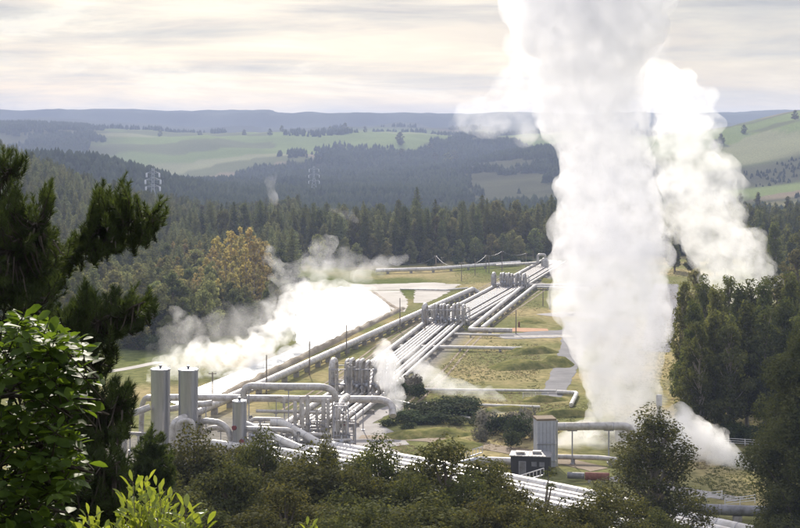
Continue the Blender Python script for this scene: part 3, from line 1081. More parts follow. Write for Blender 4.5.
# ------------------------------------------------------------------ front row of trees below the lookout
GUM = [broad_meshes(400 + i, h=20, r=4.6, mat='gum', leaf=0.125, per=330, base=0.12, nblob=70, shape=('round', 'dome', 'round', 'round')[i], bark='bark') for i in range(4)]
front = [
    # px, top py, distance, width scale, label
    (194, 436, 112, 0.95, 'rounded olive tree in front of the second tall tank'),
    (228, 468, 96, 0.80, 'bushy rounded tree in front of and left of the shorter tank'),
    (265, 438, 118, 0.62, 'narrow tree with a rusty tinted top right of the shorter tank'),
    (244, 452, 124, 0.6, 'small dark tree at the foot of the shorter tank'),
    (318, 456, 108, 1.15, 'wide spreading tree below the pipe junction'),
    (326, 443, 124, 0.36, 'thin pointed treetop rising above the wide spreading tree'),
    (381, 446, 116, 0.75, 'tree with reddish twigs just left of the densest round tree'),
    (445, 450, 112, 1.05, 'densest round tree in the middle of the front row'),
    (414, 480, 104, 0.8, 'low tree filling the gap below the two middle treetops'),
    (345, 492, 96, 0.8, 'low brownish tree below the pipe bundle'),
    (498, 472, 122, 0.55, 'small tree right of the densest round tree'),
    (518, 490, 108, 0.7, 'low tree before the slender gum tree'),
    (480, 500, 98, 0.8, 'low dark tree at the bottom below the white pipes'),
    (578, 503, 104, 0.8, 'low tree at the bottom right of the slender gum tree'),
    (606, 490, 118, 0.85, 'brownish low tree at the foot of the tall airy gum'),
    (285, 488, 92, 0.8, 'low tree with orange tips at the bottom left of centre'),
    (165, 478, 92, 0.75, 'low olive tree behind the yellow-green shoots'),
    (258, 512, 80, 0.7, 'treetop just showing at the bottom edge below the tank trees'),
    (400, 515, 82, 0.8, 'treetop just showing at the bottom edge in the middle'),
    (205, 512, 84, 0.7, 'treetop at the bottom edge right of the yellow-green shoots'),
    (330, 516, 80, 0.7, 'treetop at the bottom edge left of the middle'),
    (535, 518, 86, 0.7, 'treetop at the bottom edge below the slender gum tree'),
    (655, 512, 128, 0.6, 'bushy tree at the base of the tall airy gum'),
    (100, 470, 110, 0.9, 'dark tree behind the small pine top'),
    (293, 462, 114, 0.75, 'olive treetop between the rusty tinted tree and the wide spreading tree'),
    (357, 474, 106, 0.8, 'olive treetop between the wide spreading tree and the reddish twigged tree'),
    (470, 484, 108, 0.75, 'treetop against the right side of the densest round tree'),
    (516, 506, 96, 0.8, 'low leafy treetop below the two small trees on the pipes'),
    (560, 516, 92, 0.8, 'low leafy treetop at the bottom edge right of the slender gum'),
    (430, 500, 92, 0.9, 'leafy treetop in the lowest row under the densest round tree'),
    (375, 505, 90, 0.9, 'leafy treetop in the lowest row under the reddish twigged tree'),
]
for i, (px, py, d, s, lab) in enumerate(front):
    x = (px - 400) * d / F
    py -= 8 if py < 485 else 2
    top = 50 - (py - HZ) * d / F
    plant('broadleaf_tree', GUM[i % 4], x, d, lab, 'tree', 'front row of trees below the lookout', s * 1.22, (top - hz(x, d)) / 20.0)

# ------------------------------------------------------------------ bushes in the works
BUS = [bush_mesh(500 + i, 5.0, 3.2, 'bush', 0.24, 60) for i in range(3)]
BUG = [bush_mesh(510 + i, 5.0, 3.2, 'bush_grey', 0.24, 60) for i in range(2)]


def bush(px, py, s, sz, meshes, label, group, k):
    p = gp(px, py)
    o = link('bush', meshes[k % len(meshes)], None, (p.x, p.y, hz(p.x, p.y) - 0.2))
    o.scale = (s, s, sz)
    o.rotation_euler = (0, 0, k * 1.3)
    return tag(o, label, 'bush', group)


for k, (px, py, s) in enumerate([(392, 426, 0.7), (401, 423, 0.95), (412, 421, 1.1), (424, 419, 1.2), (437, 418, 1.2), (449, 417, 1.3), (461, 415, 1.4), (472, 418, 1.2), (455, 424, 0.9), (430, 425, 0.8), (443, 408, 1.2), (417, 411, 1.0), (405, 428, 0.6), (466, 405, 1.1), (418, 424, 0.9), (442, 422, 1.1), (455, 410, 1.1), (431, 412, 1.1), (398, 418, 0.8), (478, 424, 0.9), (470, 410, 1.1)]):
    bush(px, py, s * 1.3, s * 0.62, BUS, 'dark green bush in the thicket beside the steaming elbow pipe', 'thicket of dark bushes', k)
for k, (px, py, s) in enumerate([(404, 398, 1.1), (413, 394, 1.2), (420, 399, 0.9), (488, 431, 1.2), (499, 434, 1.1), (508, 430, 1.0), (518, 440, 1.3), (527, 437, 1.2), (512, 448, 0.9), (523, 428, 1.2), (545, 437, 1.0), (482, 441, 0.7)]):
    bush(px, py, s, s * 1.15, BUG if k % 2 else BUS, 'greyish scrubby bush half lost in drifting steam', 'scrub in the drifting steam', k)
for k in range(40):
    px = rnd.uniform(150, 300)
    py = np.interp(px, [150, 300], [352, 300]) + rnd.uniform(-12, 2)
    bush(px, py, rnd.uniform(1.0, 1.9), rnd.uniform(0.9, 1.6), BUS, 'low dark bush along the far side of the drain', 'bushes beyond the drain', k)
for k in range(22):
    px = rnd.uniform(675, 800)
    py = rnd.uniform(437, 446)
    bush(px, py, rnd.uniform(0.6, 1.3), rnd.uniform(0.6, 1.1), BUS, 'low dark bush under the right hand stand', 'undergrowth of the right stand', k)
for k in range(30):
    px = rnd.uniform(390, 540)
    py = rnd.uniform(262, 266)
    bush(px, py, rnd.uniform(0.8, 1.7), rnd.uniform(0.6, 1.2), BUS, 'low bush along the foot of the far tree belt', 'bushes at the far end of the field', k)


def tufts_on(name, n, size, mat, label, seed):
    rg = np.random.default_rng(seed)
    px = rg.uniform(395, 800, n * 3)
    d = 50 * F / (rg.uniform(268, 500, n * 3) - HZ)
    x = (px - 400) * d / F
    dx = x - corr_x(d)
    k = (fbm(x / 14, d / 20, seed + 3, 4) > 0.50) & ~((dx > -3) & (dx < 16) & (d > 255)) & ~((x < -4) & (x > -62) & (d < 275)) & ~((px > 540) & (px < 600) & (d > 295)) & ~((px > 495) & (px < 600) & (d > 385) & (d < 450)) & ~((px < 455) & (d > 470))
    x, d = x[k][:n], d[k][:n]
    m_ = len(x)
    P = np.repeat(np.column_stack([x, d, hgt(x, d)]), 7, 0)
    sz = np.repeat(size * rg.uniform(0.5, 1.5, m_), 7)
    P = P + rg.normal(size=P.shape) * sz[:, None] * C_(0.55, 0.55, 0.12)
    P[:, 2] = np.abs(P[:, 2]) + sz * 0.3
    nn = rg.normal(size=P.shape)
    nn[:, 2] *= 0.4
    V, Fc = quads(P, unit(nn), sz * 0.5, 0.5, rg)
    tag(link(name, mesh_np(name, V, Fc, mat)), label, 'grass', kind='stuff')


M['straw'] = leafmat('straw_grass', (0.28, 0.24, 0.13), (0.44, 0.38, 0.22), 0.5, scale=0.2, gloss=0, rough=1)
M['weeds'] = leafmat('green_weeds', (0.13, 0.14, 0.055), (0.24, 0.24, 0.10), 0.5, scale=0.2, gloss=0, rough=1)
tufts_on('dry_grass', 16000, 0.17, M['straw'], 'straw coloured grass tufts scattered over the field', 1)
tufts_on('green_weeds', 12000, 0.20, M['weeds'], 'green weeds scattered over the field', 2)
for o_, w_ in ((-5.0, 2.6), (17.5, 3.0)):
    for q_ in (-0.9, 0.9):
        strip('wheel_track', [(float(corr_x(y_)) + o_ + q_ + 0.6 * math.sin(y_ / 17.0), y_) for y_ in (285, 330, 380, 430, 480, 530, 600)], 0.55, M['dirt'], 0.055)

# ------------------------------------------------------------------ near pine
def inpoly(px, py, P):
    c = False
    j = len(P) - 1
    for i in range(len(P)):
        if (P[i][1] > py) != (P[j][1] > py) and px < (P[j][0] - P[i][0]) * (py - P[i][1]) / (P[j][1] - P[i][1]) + P[i][0]:
            c = not c
        j = i
    return c


def tufts(P, D, Ln, needle, width, n, rg):
    """bottle-brush shoots: base points, directions, lengths -> needle triangles"""
    k = len(P)
    P = np.repeat(P, n, 0)
    D = np.repeat(D, n, 0)
    Ln = np.repeat(Ln, n)
    t = rg.random(k * n)
    side = rg.normal(size=(k * n, 3))
    side = unit(side - D * (side * D).sum(1)[:, None])
    spread = (1.15 - 0.6 * t)[:, None]
    dirn = unit(D * (1.05 - 0.35 * spread) + side * spread * 0.9)
    base = P + D * (t * Ln)[:, None]
    nl = needle * (0.75 + 0.4 * rg.random(k * n)) * (1.0 - 0.25 * t)
    w = np.cross(dirn, unit(rg.normal(size=(k * n, 3))))
    w = unit(w) * width
    V = np.stack([base - w, base + w, base + dirn * nl[:, None]], 1).reshape(-1, 3)
    return V, np.arange(3 * k * n).reshape(-1, 3)


def pine_branch(parent, root, axis, poly, d, n, depth, rg, needle=0.115, ln=0.26, lean=0.35, nd=110, wd=0.0045):
    """one limb: wood along axis (photo places at distance d), shoots inside poly"""
    o0 = parent.location
    ax = [Vector(root)] + [at(px, py, d + dd) for px, py, dd in axis]
    r0 = 0.09
    mb = MB()
    m_ = len(ax)
    mb.tube([p - o0 for p in ax], [r0 * (1 - 0.85 * i / (m_ - 1)) for i in range(m_)], 7)
    xs = [p[0] for p in poly]
    ys = [p[1] for p in poly]
    B = []
    Dn = []
    dense = []
    for i in range(m_ - 1):
        for k in range(8):
            dense.append(ax[i].lerp(ax[i + 1], k / 8))
    got = 0
    n = int(n * 1.2)
    while got < n:
        px = rg.uniform(min(xs), max(xs))
        py = rg.uniform(min(ys), max(ys))
        if not inpoly(px, py, poly):
            continue
        got += 1
        q = at(px, py, d + rg.normal() * depth)
        nb = min(dense, key=lambda a: (a - q).length + 0.6 * max(0, a.x - q.x))
        out = (q - nb)
        out = out.normalized() if out.length > 1e-3 else Vector((0, 0, 1))
        dr = (Vector((0.15, 0, 0.85)) + out * 0.75 + Vector(rg.normal(size=3) * 0.36)).normalized()
        s = q - dr * ln * 0.9
        B.append(s - o0)
        Dn.append(dr)
        if (nb - s).length > 0.4:
            nb = s + (nb - s).normalized() * 0.4
        midp = nb.lerp(s, 0.55) - Vector((0, 0, 0.05))
        mb.tube([nb - o0, midp - o0, s - o0, q - o0], [0.014, 0.010, 0.007, 0.003], 4, cap=False)
    br = mb.build('branch', M['bark_dark'], parent)
    V, Fc = tufts(np.array([tuple(b) for b in B]), np.array([tuple(b) for b in Dn]), np.full(len(B), ln) * rg.uniform(0.6, 1.25, len(B)), needle, wd, nd, rg)
    link('needles', mesh_np('needles', V, Fc, M['pine_near']), br)


rg = np.random.default_rng(77)
px0 = at(-75, 400, 21)
pine = thing('pine_tree', 'big dark near pine reaching in from the left with upright candle shoots', 'pine', (px0.x, 21, hz(px0.x, 21)))
mb = MB()
bx = Vector((px0.x, 21, 0))
zt = hz(px0.x, 21)
mb.tube([Vector((0, 0, -0.5)), Vector((0.1, 0, 2.5)), Vector((0.05, 0, 5)), Vector((0.15, 0, 8))], [0.26, 0.2, 0.15, 0.07], 10)
mb.build('trunk', M['bark'], pine)
tk = lambda z: (px0.x + 0.1, 21, z)
pine_branch(pine, tk(49.0), [(-30, 215, -.2), (-5, 190, 0), (15, 165, 0)], [(-30, 165), (0, 150), (8, 136), (14, 134), (18, 146), (27, 140), (30, 150), (26, 170), (18, 185), (8, 205), (-10, 225), (-30, 230)], 21, 75, 0.25, rg)
pine_branch(pine, tk(47.9), [(-10, 290, 0), (30, 265, 0), (80, 240, .2), (125, 222, .3), (155, 212, .3)],
            [(70, 240), (86, 222), (92, 205), (97, 180), (103, 176), (108, 190), (116, 195), (124, 177), (130, 183), (127, 205), (138, 196), (144, 202), (148, 216), (160, 200), (169, 202), (165, 217), (152, 234), (138, 246), (118, 252), (95, 255), (75, 262)], 21.2, 260, 0.35, rg)
pine_branch(pine, tk(48.2), [(-20, 270, -.2), (15, 245, -.3), (40, 220, -.3)],
            [(-30, 215), (0, 205), (12, 176), (18, 180), (24, 196), (38, 198), (46, 180), (55, 182), (54, 200), (46, 214), (60, 232), (72, 240), (74, 262), (45, 285), (20, 300), (-30, 310)], 20.6, 330, 0.4, rg)
pine_branch(pine, tk(47.3), [(0, 345, 0), (50, 335, -.2), (100, 320, -.3), (145, 302, -.3)],
            [(50, 310), (78, 300), (84, 283), (92, 286), (98, 296), (112, 284), (121, 284), (122, 298), (136, 288), (142, 296), (152, 290), (161, 294), (158, 306), (146, 316), (134, 330), (118, 338), (96, 352), (78, 356), (62, 350), (40, 360), (20, 350), (30, 330)], 19.0, 270, 0.35, rg)
pine_branch(pine, tk(46.8), [(-10, 330, 0), (10, 320, .2), (30, 305, .2)],
            [(-30, 290), (20, 295), (60, 270), (70, 290), (50, 320), (40, 350), (-30, 370)], 20.0, 110, 0.4, rg)
pine_branch(pine, tk(46.2), [(0, 430, 0), (50, 420, -.2), (90, 405, -.2), (128, 392, -.2)],
            [(60, 375), (75, 365), (92, 378), (100, 390), (110, 384), (116, 376), (122, 384), (130, 376), (139, 380), (138, 395), (132, 412), (128, 430), (120, 446), (108, 452), (90, 470), (60, 480), (40, 420)], 18.0, 290, 0.35, rg)
pine_branch(pine, tk(45.6), [(0, 500, 0), (50, 480, -.2), (90, 470, -.2), (120, 462, -.2)],
            [(50, 440), (85, 452), (100, 448), (112, 440), (122, 452), (130, 470), (125, 492), (140, 505), (120, 530), (60, 540), (40, 500)], 17.0, 250, 0.35, rg)

pine_branch(pine, tk(46.9), [(0, 390, 0), (40, 385, -.1), (75, 370, -.2), (100, 360, -.2)],
            [(30, 345), (60, 348), (80, 352), (100, 348), (118, 345), (112, 365), (100, 385), (90, 410), (80, 440), (60, 470), (30, 440)], 19.5, 260, 0.4, rg)
pine_branch(pine, tk(48.0), [(-20, 255, .2), (20, 262, .3), (55, 268, .3)],
            [(-30, 225), (10, 215), (50, 235), (80, 255), (78, 275), (55, 292), (30, 300), (-30, 305)], 21.6, 240, 0.4, rg)

d = 46.0
pc = at(151, 440, d)
sp_ = thing('pine_tree', 'small dark pine top with upright shoots in front of the left tank', 'pine', (pc.x, d, hz(pc.x, d)))
mb = MB()
mb.tube([(0, 0, -0.5), (0, 0, pc.z - sp_.location.z)], [0.2, 0.03], 8)
mb.build('trunk', M['bark'], sp_)
z0 = sp_.location.z
pine_branch(sp_, (pc.x, d, pc.z - 2.2), [(150, 470, 0), (151, 445, 0), (150, 430, 0)],
            [(149, 424), (152, 424), (156, 436), (162, 432), (165, 444), (172, 452), (176, 470), (172, 484), (160, 492), (140, 492), (128, 486), (122, 470), (134, 452), (140, 440), (144, 436)], d, 300, 0.5, rg, 0.19, 0.40, nd=75, wd=0.011)
pine_branch(sp_, (pc.x, d, pc.z - 4.0), [(140, 520, 0), (115, 500, 0), (95, 490, 0)],
            [(85, 480), (105, 470), (122, 478), (150, 488), (172, 486), (165, 520), (150, 540), (80, 540)], d - 1, 200, 0.8, rg, 0.19, 0.40, nd=75, wd=0.011)

# ------------------------------------------------------------------ broad-leaved plants by the lookout
LT = np.array([(0, 0, 0), (-.16, .30, .03), (0, .30, -.03), (.16, .30, .03), (-.24, .62, .05), (0, .62, -.02), (.24, .62, .05), (-.14, .88, .02), (0, .9, -.03), (.14, .88, .02), (0, 1.03, -.07)])
LF = np.array([(0, 2, 1, 1), (0, 3, 2, 2), (1, 2, 5, 4), (2, 3, 6, 5), (4, 5, 8, 7), (5, 6, 9, 8), (7, 8, 10, 10), (8, 9, 10, 10)])
LFt = []
for q in LF:
    q = list(dict.fromkeys(q))
    if len(q) == 3:
        LFt.append(q)
    else:
        LFt += [[q[0], q[1], q[2]], [q[0], q[2], q[3]]]
LFt = np.array(LFt)


def leaves(P, Dr, Up, S, asp=1.0):
    Dr = unit(Dr)
    X = unit(np.cross(Dr, Up))
    Z = np.cross(X, Dr)
    n = len(P)
    V = P[:, None] + (LT[None, :, 0:1] * asp * X[:, None] + LT[None, :, 1:2] * Dr[:, None] + LT[None, :, 2:3] * Z[:, None]) * S[:, None, None]
    Fc = LFt[None] + (np.arange(n) * len(LT))[:, None, None]
    return V.reshape(-1, 3), Fc.reshape(-1, 3)


def leafy(parent, tips, mat, size, nl, base, rg, asp=1.0, bark='bark', span=0.35, lift=0.55, r=0.012, boughs=None, flat=0.0):
    """shoots from a base point to each tip with leaves whorled round their ends"""
    o0 = parent.location
    mb = MB()
    PP, DD, UU, SS = [], [], [], []
    for tp in tips:
        b = Vector(base) + Vector((rg.normal() * 0.25, rg.normal() * 0.25, 0))
        if boughs:
            b = min(boughs, key=lambda a: (a - tp).length + 2 * max(0, a.z - tp.z + 0.1))
        mid = b.lerp(tp, 0.6) + Vector((rg.normal() * 0.12, rg.normal() * 0.1, -0.1))
        mb.tube([b - o0, mid - o0, tp - o0], [r * 1.6, r, r * 0.35], 5)
        ax = (tp - mid).normalized()
        a0 = rg.random() * 6.28
        for k in range(nl):
            t = k / (nl - 1)
            p = tp - ax * span * (1 - t) * (0.9 + 0.2 * rg.random())
            a = a0 + k * 2.399
            sd = Vector((math.cos(a), math.sin(a), 0))
            dr = sd * (1.0 - 0.45 * t) + ax * (lift * (0.4 + t)) + Vector(rg.normal(size=3) * 0.22)
            PP.append(tuple(p - o0 + sd * 0.01))
            DD.append(tuple(dr))
            DD[-1] = tuple(Vector(DD[-1]) - Vector((0, 0, flat * (1 - t))))
            UU.append(tuple(Vector((0, 0, 1)) + Vector(rg.normal(size=3) * 0.35) + sd * 0.1))
            SS.append(size * (0.65 + 0.5 * rg.random()) * (1.0 - 0.35 * max(0, t - 0.6)))
    mb.build('stems', M[bark], parent)
    V, Fc = leaves(np.array(PP), np.array(DD), np.array(UU), np.array(SS), asp)
    link('leaves', mesh_np('leaves', V, Fc, M[mat], True), parent)


def tips_in(poly, n, d, dj, rg):
    xs = [p[0] for p in poly]
    ys = [p[1] for p in poly]
    out = []
    while len(out) < n:
        px = rg.uniform(min(xs), max(xs))
        py = rg.uniform(min(ys), max(ys))
        if inpoly(px, py, poly):
            out.append(at(px, py, d + rg.uniform(-dj, dj)))
    return out


bsx = at(10, 420, 8).x
sh = thing('broadleaf_shrub', 'glossy green broad-leaved shrub filling the lower left corner', 'shrub', (bsx, 8.2, hz(bsx, 8.2)))
bou = []
mb = MB()
for pth in ([(-60, 700), (-20, 560), (5, 440), (18, 350)], [(-60, 700), (0, 540), (40, 450), (62, 380), (72, 352)], [(-60, 700), (10, 560), (50, 500), (66, 450)], [(-60, 700), (-40, 500), (-15, 400), (-10, 340)], [(-60, 720), (0, 600), (30, 560), (42, 530)]):
    q = [at(a, b_, 8.1 + 0.15 * k) for k, (a, b_) in enumerate(pth)]
    q[0] = Vector((bsx - 0.4, 8.2, sh.location.z))
    mb.tube([p_ - sh.location for p_ in q], [0.035, 0.026, 0.018, 0.012, 0.008][:len(q)], 6)
    for a, b_ in zip(q[:-1], q[1:]):
        for k in range(8):
            bou.append(a.lerp(b_, k / 8))
mb.build('boughs', M['bark_dark'], sh)
leafy(sh, tips_in([(-30, 318), (8, 315), (30, 310), (48, 312), (60, 332), (82, 340), (92, 352), (84, 372), (90, 395), (74, 402), (84, 430), (76, 462), (66, 486), (52, 528), (48, 560), (-30, 560)], 260, 8.1, 0.7, rg),
      'broadleaf', 0.098, 10, (bsx, 8.2, sh.location.z), rg, 1.45, 'bark_dark', 0.2, 0.25, 0.006, bou, 0.35)
sx = at(150, 500, 5.6).x
s1 = thing('leafy_shoots', 'fresh yellow-green leafy shoots catching the sun at the bottom edge', 'shrub', (sx, 5.6, hz(sx, 5.6)))
leafy(s1, [at(px, py, 5.6 + dj) for px, py, dj in [(133, 482, 0), (146, 480, .1), (158, 486, 0), (126, 498, .1), (150, 500, -.1), (170, 498, .1), (142, 512, 0), (163, 514, -.1), (122, 520, .1), (178, 515, 0), (135, 526, 0), (155, 530, 0), (170, 530, .1), (112, 530, 0), (148, 492, .2), (162, 502, .2)]] + tips_in([(118, 505), (178, 500), (200, 580), (90, 580)], 44, 5.6, 0.25, rg),
      'fresh', 0.062, 15, (sx, 5.6, s1.location.z), rg, 0.75, 'bark', 0.16, 0.7, 0.004)
sx = at(188, 510, 5.2).x
s2 = thing('leafy_shoots', 'small pale green shoot with long leaves right of the yellow-green shoots', 'shrub', (sx, 5.2, hz(sx, 5.2)))
leafy(s2, [at(px, py, 5.2 + dj) for px, py, dj in [(186, 506, 0), (196, 516, .05), (180, 518, 0), (205, 524, 0), (190, 540, 0)]], 'fresh', 0.075, 10, (sx, 5.2, s2.location.z), rg, 0.7, 'bark', 0.10, 0.5, 0.004)
sx = at(92, 520, 5.4).x
s3 = thing('leafy_shoots', 'small light green shoot between the corner shrub and the yellow-green shoots', 'shrub', (sx, 5.4, hz(sx, 5.4)))
leafy(s3, [at(px, py, 5.4 + dj) for px, py, dj in [(88, 514, 0), (98, 520, .05), (80, 526, 0), (104, 528, 0), (90, 540, 0)]], 'fresh', 0.060, 10, (sx, 5.4, s3.location.z), rg, 0.75, 'bark', 0.10, 0.6, 0.004)
sx = at(310, 530, 5.0).x
s4 = thing('leafy_shoots', 'tiny bright yellow leaf tip at the bottom edge left of the middle', 'shrub', (sx, 5.0, hz(sx, 5.0)))
leafy(s4, [at(309, 526, 5.0), at(314, 532, 5.0)], 'fresh', 0.036, 7, (sx, 5.0, s4.location.z), rg, 0.8, 'bark', 0.04, 0.8, 0.003)

# ------------------------------------------------------------------ pipes
def rounded(pts, R, n=7):
    pts = [Vector(p) for p in pts]
    out = [pts[0]]
    for i in range(1, len(pts) - 1):
        a, b, c = pts[i - 1], pts[i], pts[i + 1]
        u = (a - b)
        v = (c - b)
        r = min(R, u.length * 0.48, v.length * 0.48)
        p0 = b + u.normalized() * r
        p2 = b + v.normalized() * r
        for k in range(n + 1):
            t = k / n
            out.append(p0 * (1 - t) ** 2 + b * 2 * t * (1 - t) + p2 * t * t)
    out.append(pts[-1])
    return [p for i, p in enumerate(out) if i == 0 or (p - out[i - 1]).length > 1e-3]


def ring(mb, p, t, r, w=0.1, n=12):
    mb.tube([p - t * w / 2, p + t * w / 2], r, n)


def pipe(pts, r, label, mat='lagging', bend=None, flange=6.0, posts=None, group=None, parent=None, n=14, name='steam_pipe', cat='pipe', local=None):
    """one run of pipe: body, joint bands, posts under it"""
    P = rounded(pts, bend if bend else r * 3.2)
    o = local or P[0]
    root = thing(name, label, cat, (o.x, o.y, 0), group)
    O = Vector((o.x, o.y, 0))
    mb = MB()
    mb.tube([p - O for p in P], r, n)
    mb.build('pipe_body', M[mat], root)
    if flange:
        acc = flange * 0.4
        fb = MB()
        for i in range(len(P) - 1):
            seg = (P[i + 1] - P[i])
            Ls = seg.length
            while acc < Ls:
                ring(fb, P[i] + seg * (acc / Ls) - O, seg.normalized(), r * 1.04, max(0.07, r * 0.12), n)
                acc += flange
            acc -= Ls
        if fb.v:
            fb.build('joint_bands', M['frame'], root)
    if posts:
        acc = posts * 0.5
        for i in range(len(P) - 1):
            seg = (P[i + 1] - P[i])
            Ls = seg.length
            while acc < Ls:
                p = P[i] + seg * (acc / Ls)
                g = hz(p.x, p.y)
                if abs(seg.normalized().z) < 0.3 and p.z - r - g > 0.25:
                    b_ = MB()
                    hh = p.z - r - g
                    w = max(0.12, r * 0.3)
                    if hh < 1.2:
                        b_.box((0, 0, hh / 2 - 0.1), (r * 1.5, r * 1.5, hh + 0.2))
                        b_.build('support_block', M['concrete'], root, (p.x - O.x, p.y - O.y, g))
                    else:
                        b_.box((0, 0, hh / 2), (w, w, hh))
                        b_.box((0, 0, hh - 0.05), (r * 2.4, w * 1.3, 0.16))
                        b_.box((0, 0, 0.1), (w * 3, w * 3, 0.24))
                        b_.build('support_post', M['frame'], root, (p.x - O.x, p.y - O.y, g))
                acc += posts
            acc -= Ls
    return root


def A(*pts):
    return [at(px, py, d) for px, py, d in pts]


# the corridor: pipes side by side from the works to the far end, with upright expansion loops at three places
lanes = [(0.0, 0.62), (2.5, 0.36), (3.45, 0.36), (4.4, 0.36), (5.35, 0.36), (6.3, 0.36), (8.2, 0.40), (9.2, 0.40), (10.9, 0.42)]
order = ['leftmost and thickest', 'second', 'third', 'fourth', 'fifth', 'sixth', 'seventh', 'eighth', 'ninth and rightmost']
loopy = [CORR[1][1], CORR[2][1], CORR[3][1]]
hts = [7.6, 6.4, 6.0]


def corr_pt(o, y, z):
    return Vector((float(corr_x(y)) + o, y, z))


for i, (o, r) in enumerate(lanes):
    P = [corr_pt(o, 264 + i * 0.6, 1.2)]
    for k, ly in enumerate(loopy):
        hh = hts[k] * (1.0 if i else 1.06) * (0.93 + 0.1 * ((i * 37) % 5) / 5)
        oo = o * (1.0 if k else 1.08)
        y0 = ly + (i % 2) * 0.8
        P += [corr_pt(o, y0 - 2.2, 1.2), corr_pt(oo, y0 - 2.0, hh), corr_pt(oo, y0 + 1.2, hh), corr_pt(o, y0 + 1.4, 1.2)]
    P += [corr_pt(o, 662 - i, 1.2)]
    pipe(P, r, order[i] + ' parallel steam pipe running up the field through upright loops', 'lagging', r * 2.6, 6.0, None, 'parallel steam pipes of the corridor')
# concrete sleepers under the bundle
for k, y in enumerate(np.arange(270, 660, 13.0)):
    if min(abs(y - l) for l in loopy) < 4:
        continue
    x = float(corr_x(y))
    mb = MB()
    mb.box((5.3, 0, 0.33), (13.6, 0.6, 0.7))
    tag(mb.build('pipe_sleeper', M['concrete'], None, (x, y, 0)), 'low concrete sleeper across under the parallel steam pipes', 'sleeper', 'concrete sleepers under the corridor pipes')
# frames and valve work at each set of loops
for k, ly in enumerate(loopy):
    x = float(corr_x(ly))
    lab = ['grey steel frame with valves around the nearest upright pipe loops', 'grey steel frame with valves around the middle upright pipe loops', 'grey steel frame with valves around the farthest upright pipe loops'][k]
    t = thing('pipe_rack', lab, 'pipe rack', (x, ly, 0), 'steel frames at the pipe loops')
    hh = hts[k]
    for sx in (-0.9, 3.0, 6.9, 10.4, 12.4):
        for sy in (-3.2, 2.6):
            mb = MB()
            mb.box((0, 0, hh * 0.43), (0.16, 0.16, hh * 0.86))
            mb.build('post', M['frame'], t, (sx, sy, 0))
    for z in (hh * 0.40, hh * 0.80):
        for sy in (-3.2, 2.6):
            mb = MB()
            mb.box((5.75, sy, z), (13.5, 0.14, 0.2))
            mb.build('beam', M['frame'], t)
    mb = MB()
    mb.box((5.75, -2.9, hh * 0.42), (13.2, 0.8, 0.08))
    mb.build('walkway', M['frame'], t)
    r_ = random.Random(k)
    for o, r in lanes[1:]:
        mb = MB()
        z = hh * r_.uniform(0.25, 0.55)
        mb.lathe((0, 0, -0.45), [(0.2, 0), (0.42, 0.1), (0.46, 0.4), (0.3, 0.75), (0.14, 0.8), (0.14, 1.15), (0.34, 1.18), (0.34, 1.25)], 10)
        v = mb.build('valve', M['steel'], t, (o * 1.05, -3.0, z))
        mb = MB()
        mb.tube([(0, -0.1, 0.9), (0, -0.75, 0.9)], 0.06, 6)
        mb.lathe((0, -0.8, 0.6), [(0.3, 0), (0.3, 0.06)], 10)
        mb.build('handwheel', M['dull_pipe'], v)
    for q in range(16):
        mb = MB()
        sx = r_.uniform(-0.6, 12.6)
        z1 = hh * r_.uniform(0.5, 0.98)
        mb.tube([(sx, -3.5, 0), (sx, -3.5, z1), (sx + r_.uniform(-1, 1), -2.6, z1)], r_.uniform(0.07, 0.16), 6)
        mb.build('small_pipe', M['lagging'], t)

# the two extra pipes on the right of the corridor beyond the middle loops
for k, (a, b) in enumerate([((467, 333.5), (524, 289)), ((482, 333), (535, 289.5))]):
    pa, pb_ = gp(*a), gp(*b)
    pa.z = pb_.z = 1.3
    pts = [pa, pb_, pb_ + Vector((26 - k * 5, 1.0 + k * 2, 0))]
    if k == 0:
        pts = [pa + Vector((12, -4, 0)), pa + Vector((0.5, -2.5, 0))] + pts[1:]
    pipe(pts, 0.62, ['left', 'right'][k] + ' one of two thick pipes ending right of the middle loops', 'lagging', 1.6, 9, 12)
# big pipe left of the corridor, by the drain
p0 = gp(473, 289, 1.9)
p1 = gp(185, 417, 1.9)
pipe([p0 + Vector((2, 0, -1.5)), p0, gp(372, 334, 1.9), gp(275, 378, 1.9), p1], 0.82, 'long thick silvery pipe on posts running beside the drain bank', 'lagging', 2.5, 8, 8)
q0 = gp(468, 297)
pipe([q0 + Vector((0, 0, 0.6)), gp(372, 341) + Vector((0, 0, 0.6)), gp(290, 376) + Vector((0, 0, 0.6))], 0.2, 'thin pipe low on the ground right of the long thick pipe', 'dull_pipe', 1, None, 12)

# pipes crossing the field
fieldp = [
    ([(400, 346.5), (470, 347.5), (525, 348.5)], 0.42, 'pale pipe crossing the field just below the middle loops', 0.9),
    ([(452, 334), (500, 335)], 0.30, 'thin pale pipe crossing to the dead ends of the two thick pipes', 0.8),
    ([(390, 389), (470, 390), (556, 391)], 0.30, 'long thin white pipe across the grass above the thicket', 0.5),
    ([(557, 392), (577, 393), (571, 405)], 0.42, 'white pipe bent into a corner beside the service road', 0.5),
    ([(425, 404), (480, 405), (540, 407)], 0.28, 'thin white pipe low in the steam above the scrub', 0.4),
    ([(468, 288), (445, 290), (400, 289)], 0.3, 'thin pale pipe along the far edge of the silt flat', 0.5),
    ([(376, 270.5), (430, 269), (520, 262.5)], 0.75, 'pale pipe along the far end of the field', 1.4),
    ([(534, 287), (580, 288)], 0.4, 'pale pipe running right from the far loops behind the steam column', 1.0),
    ([(395, 400), (470, 418)], 0.18, 'thin pipe through the thicket', 0.5),
]
for pts, r, lab, z in fieldp:
    pipe([gp(a, b, z) for a, b in pts], r, lab, 'white_pipe', r * 2.5, 7, 10)
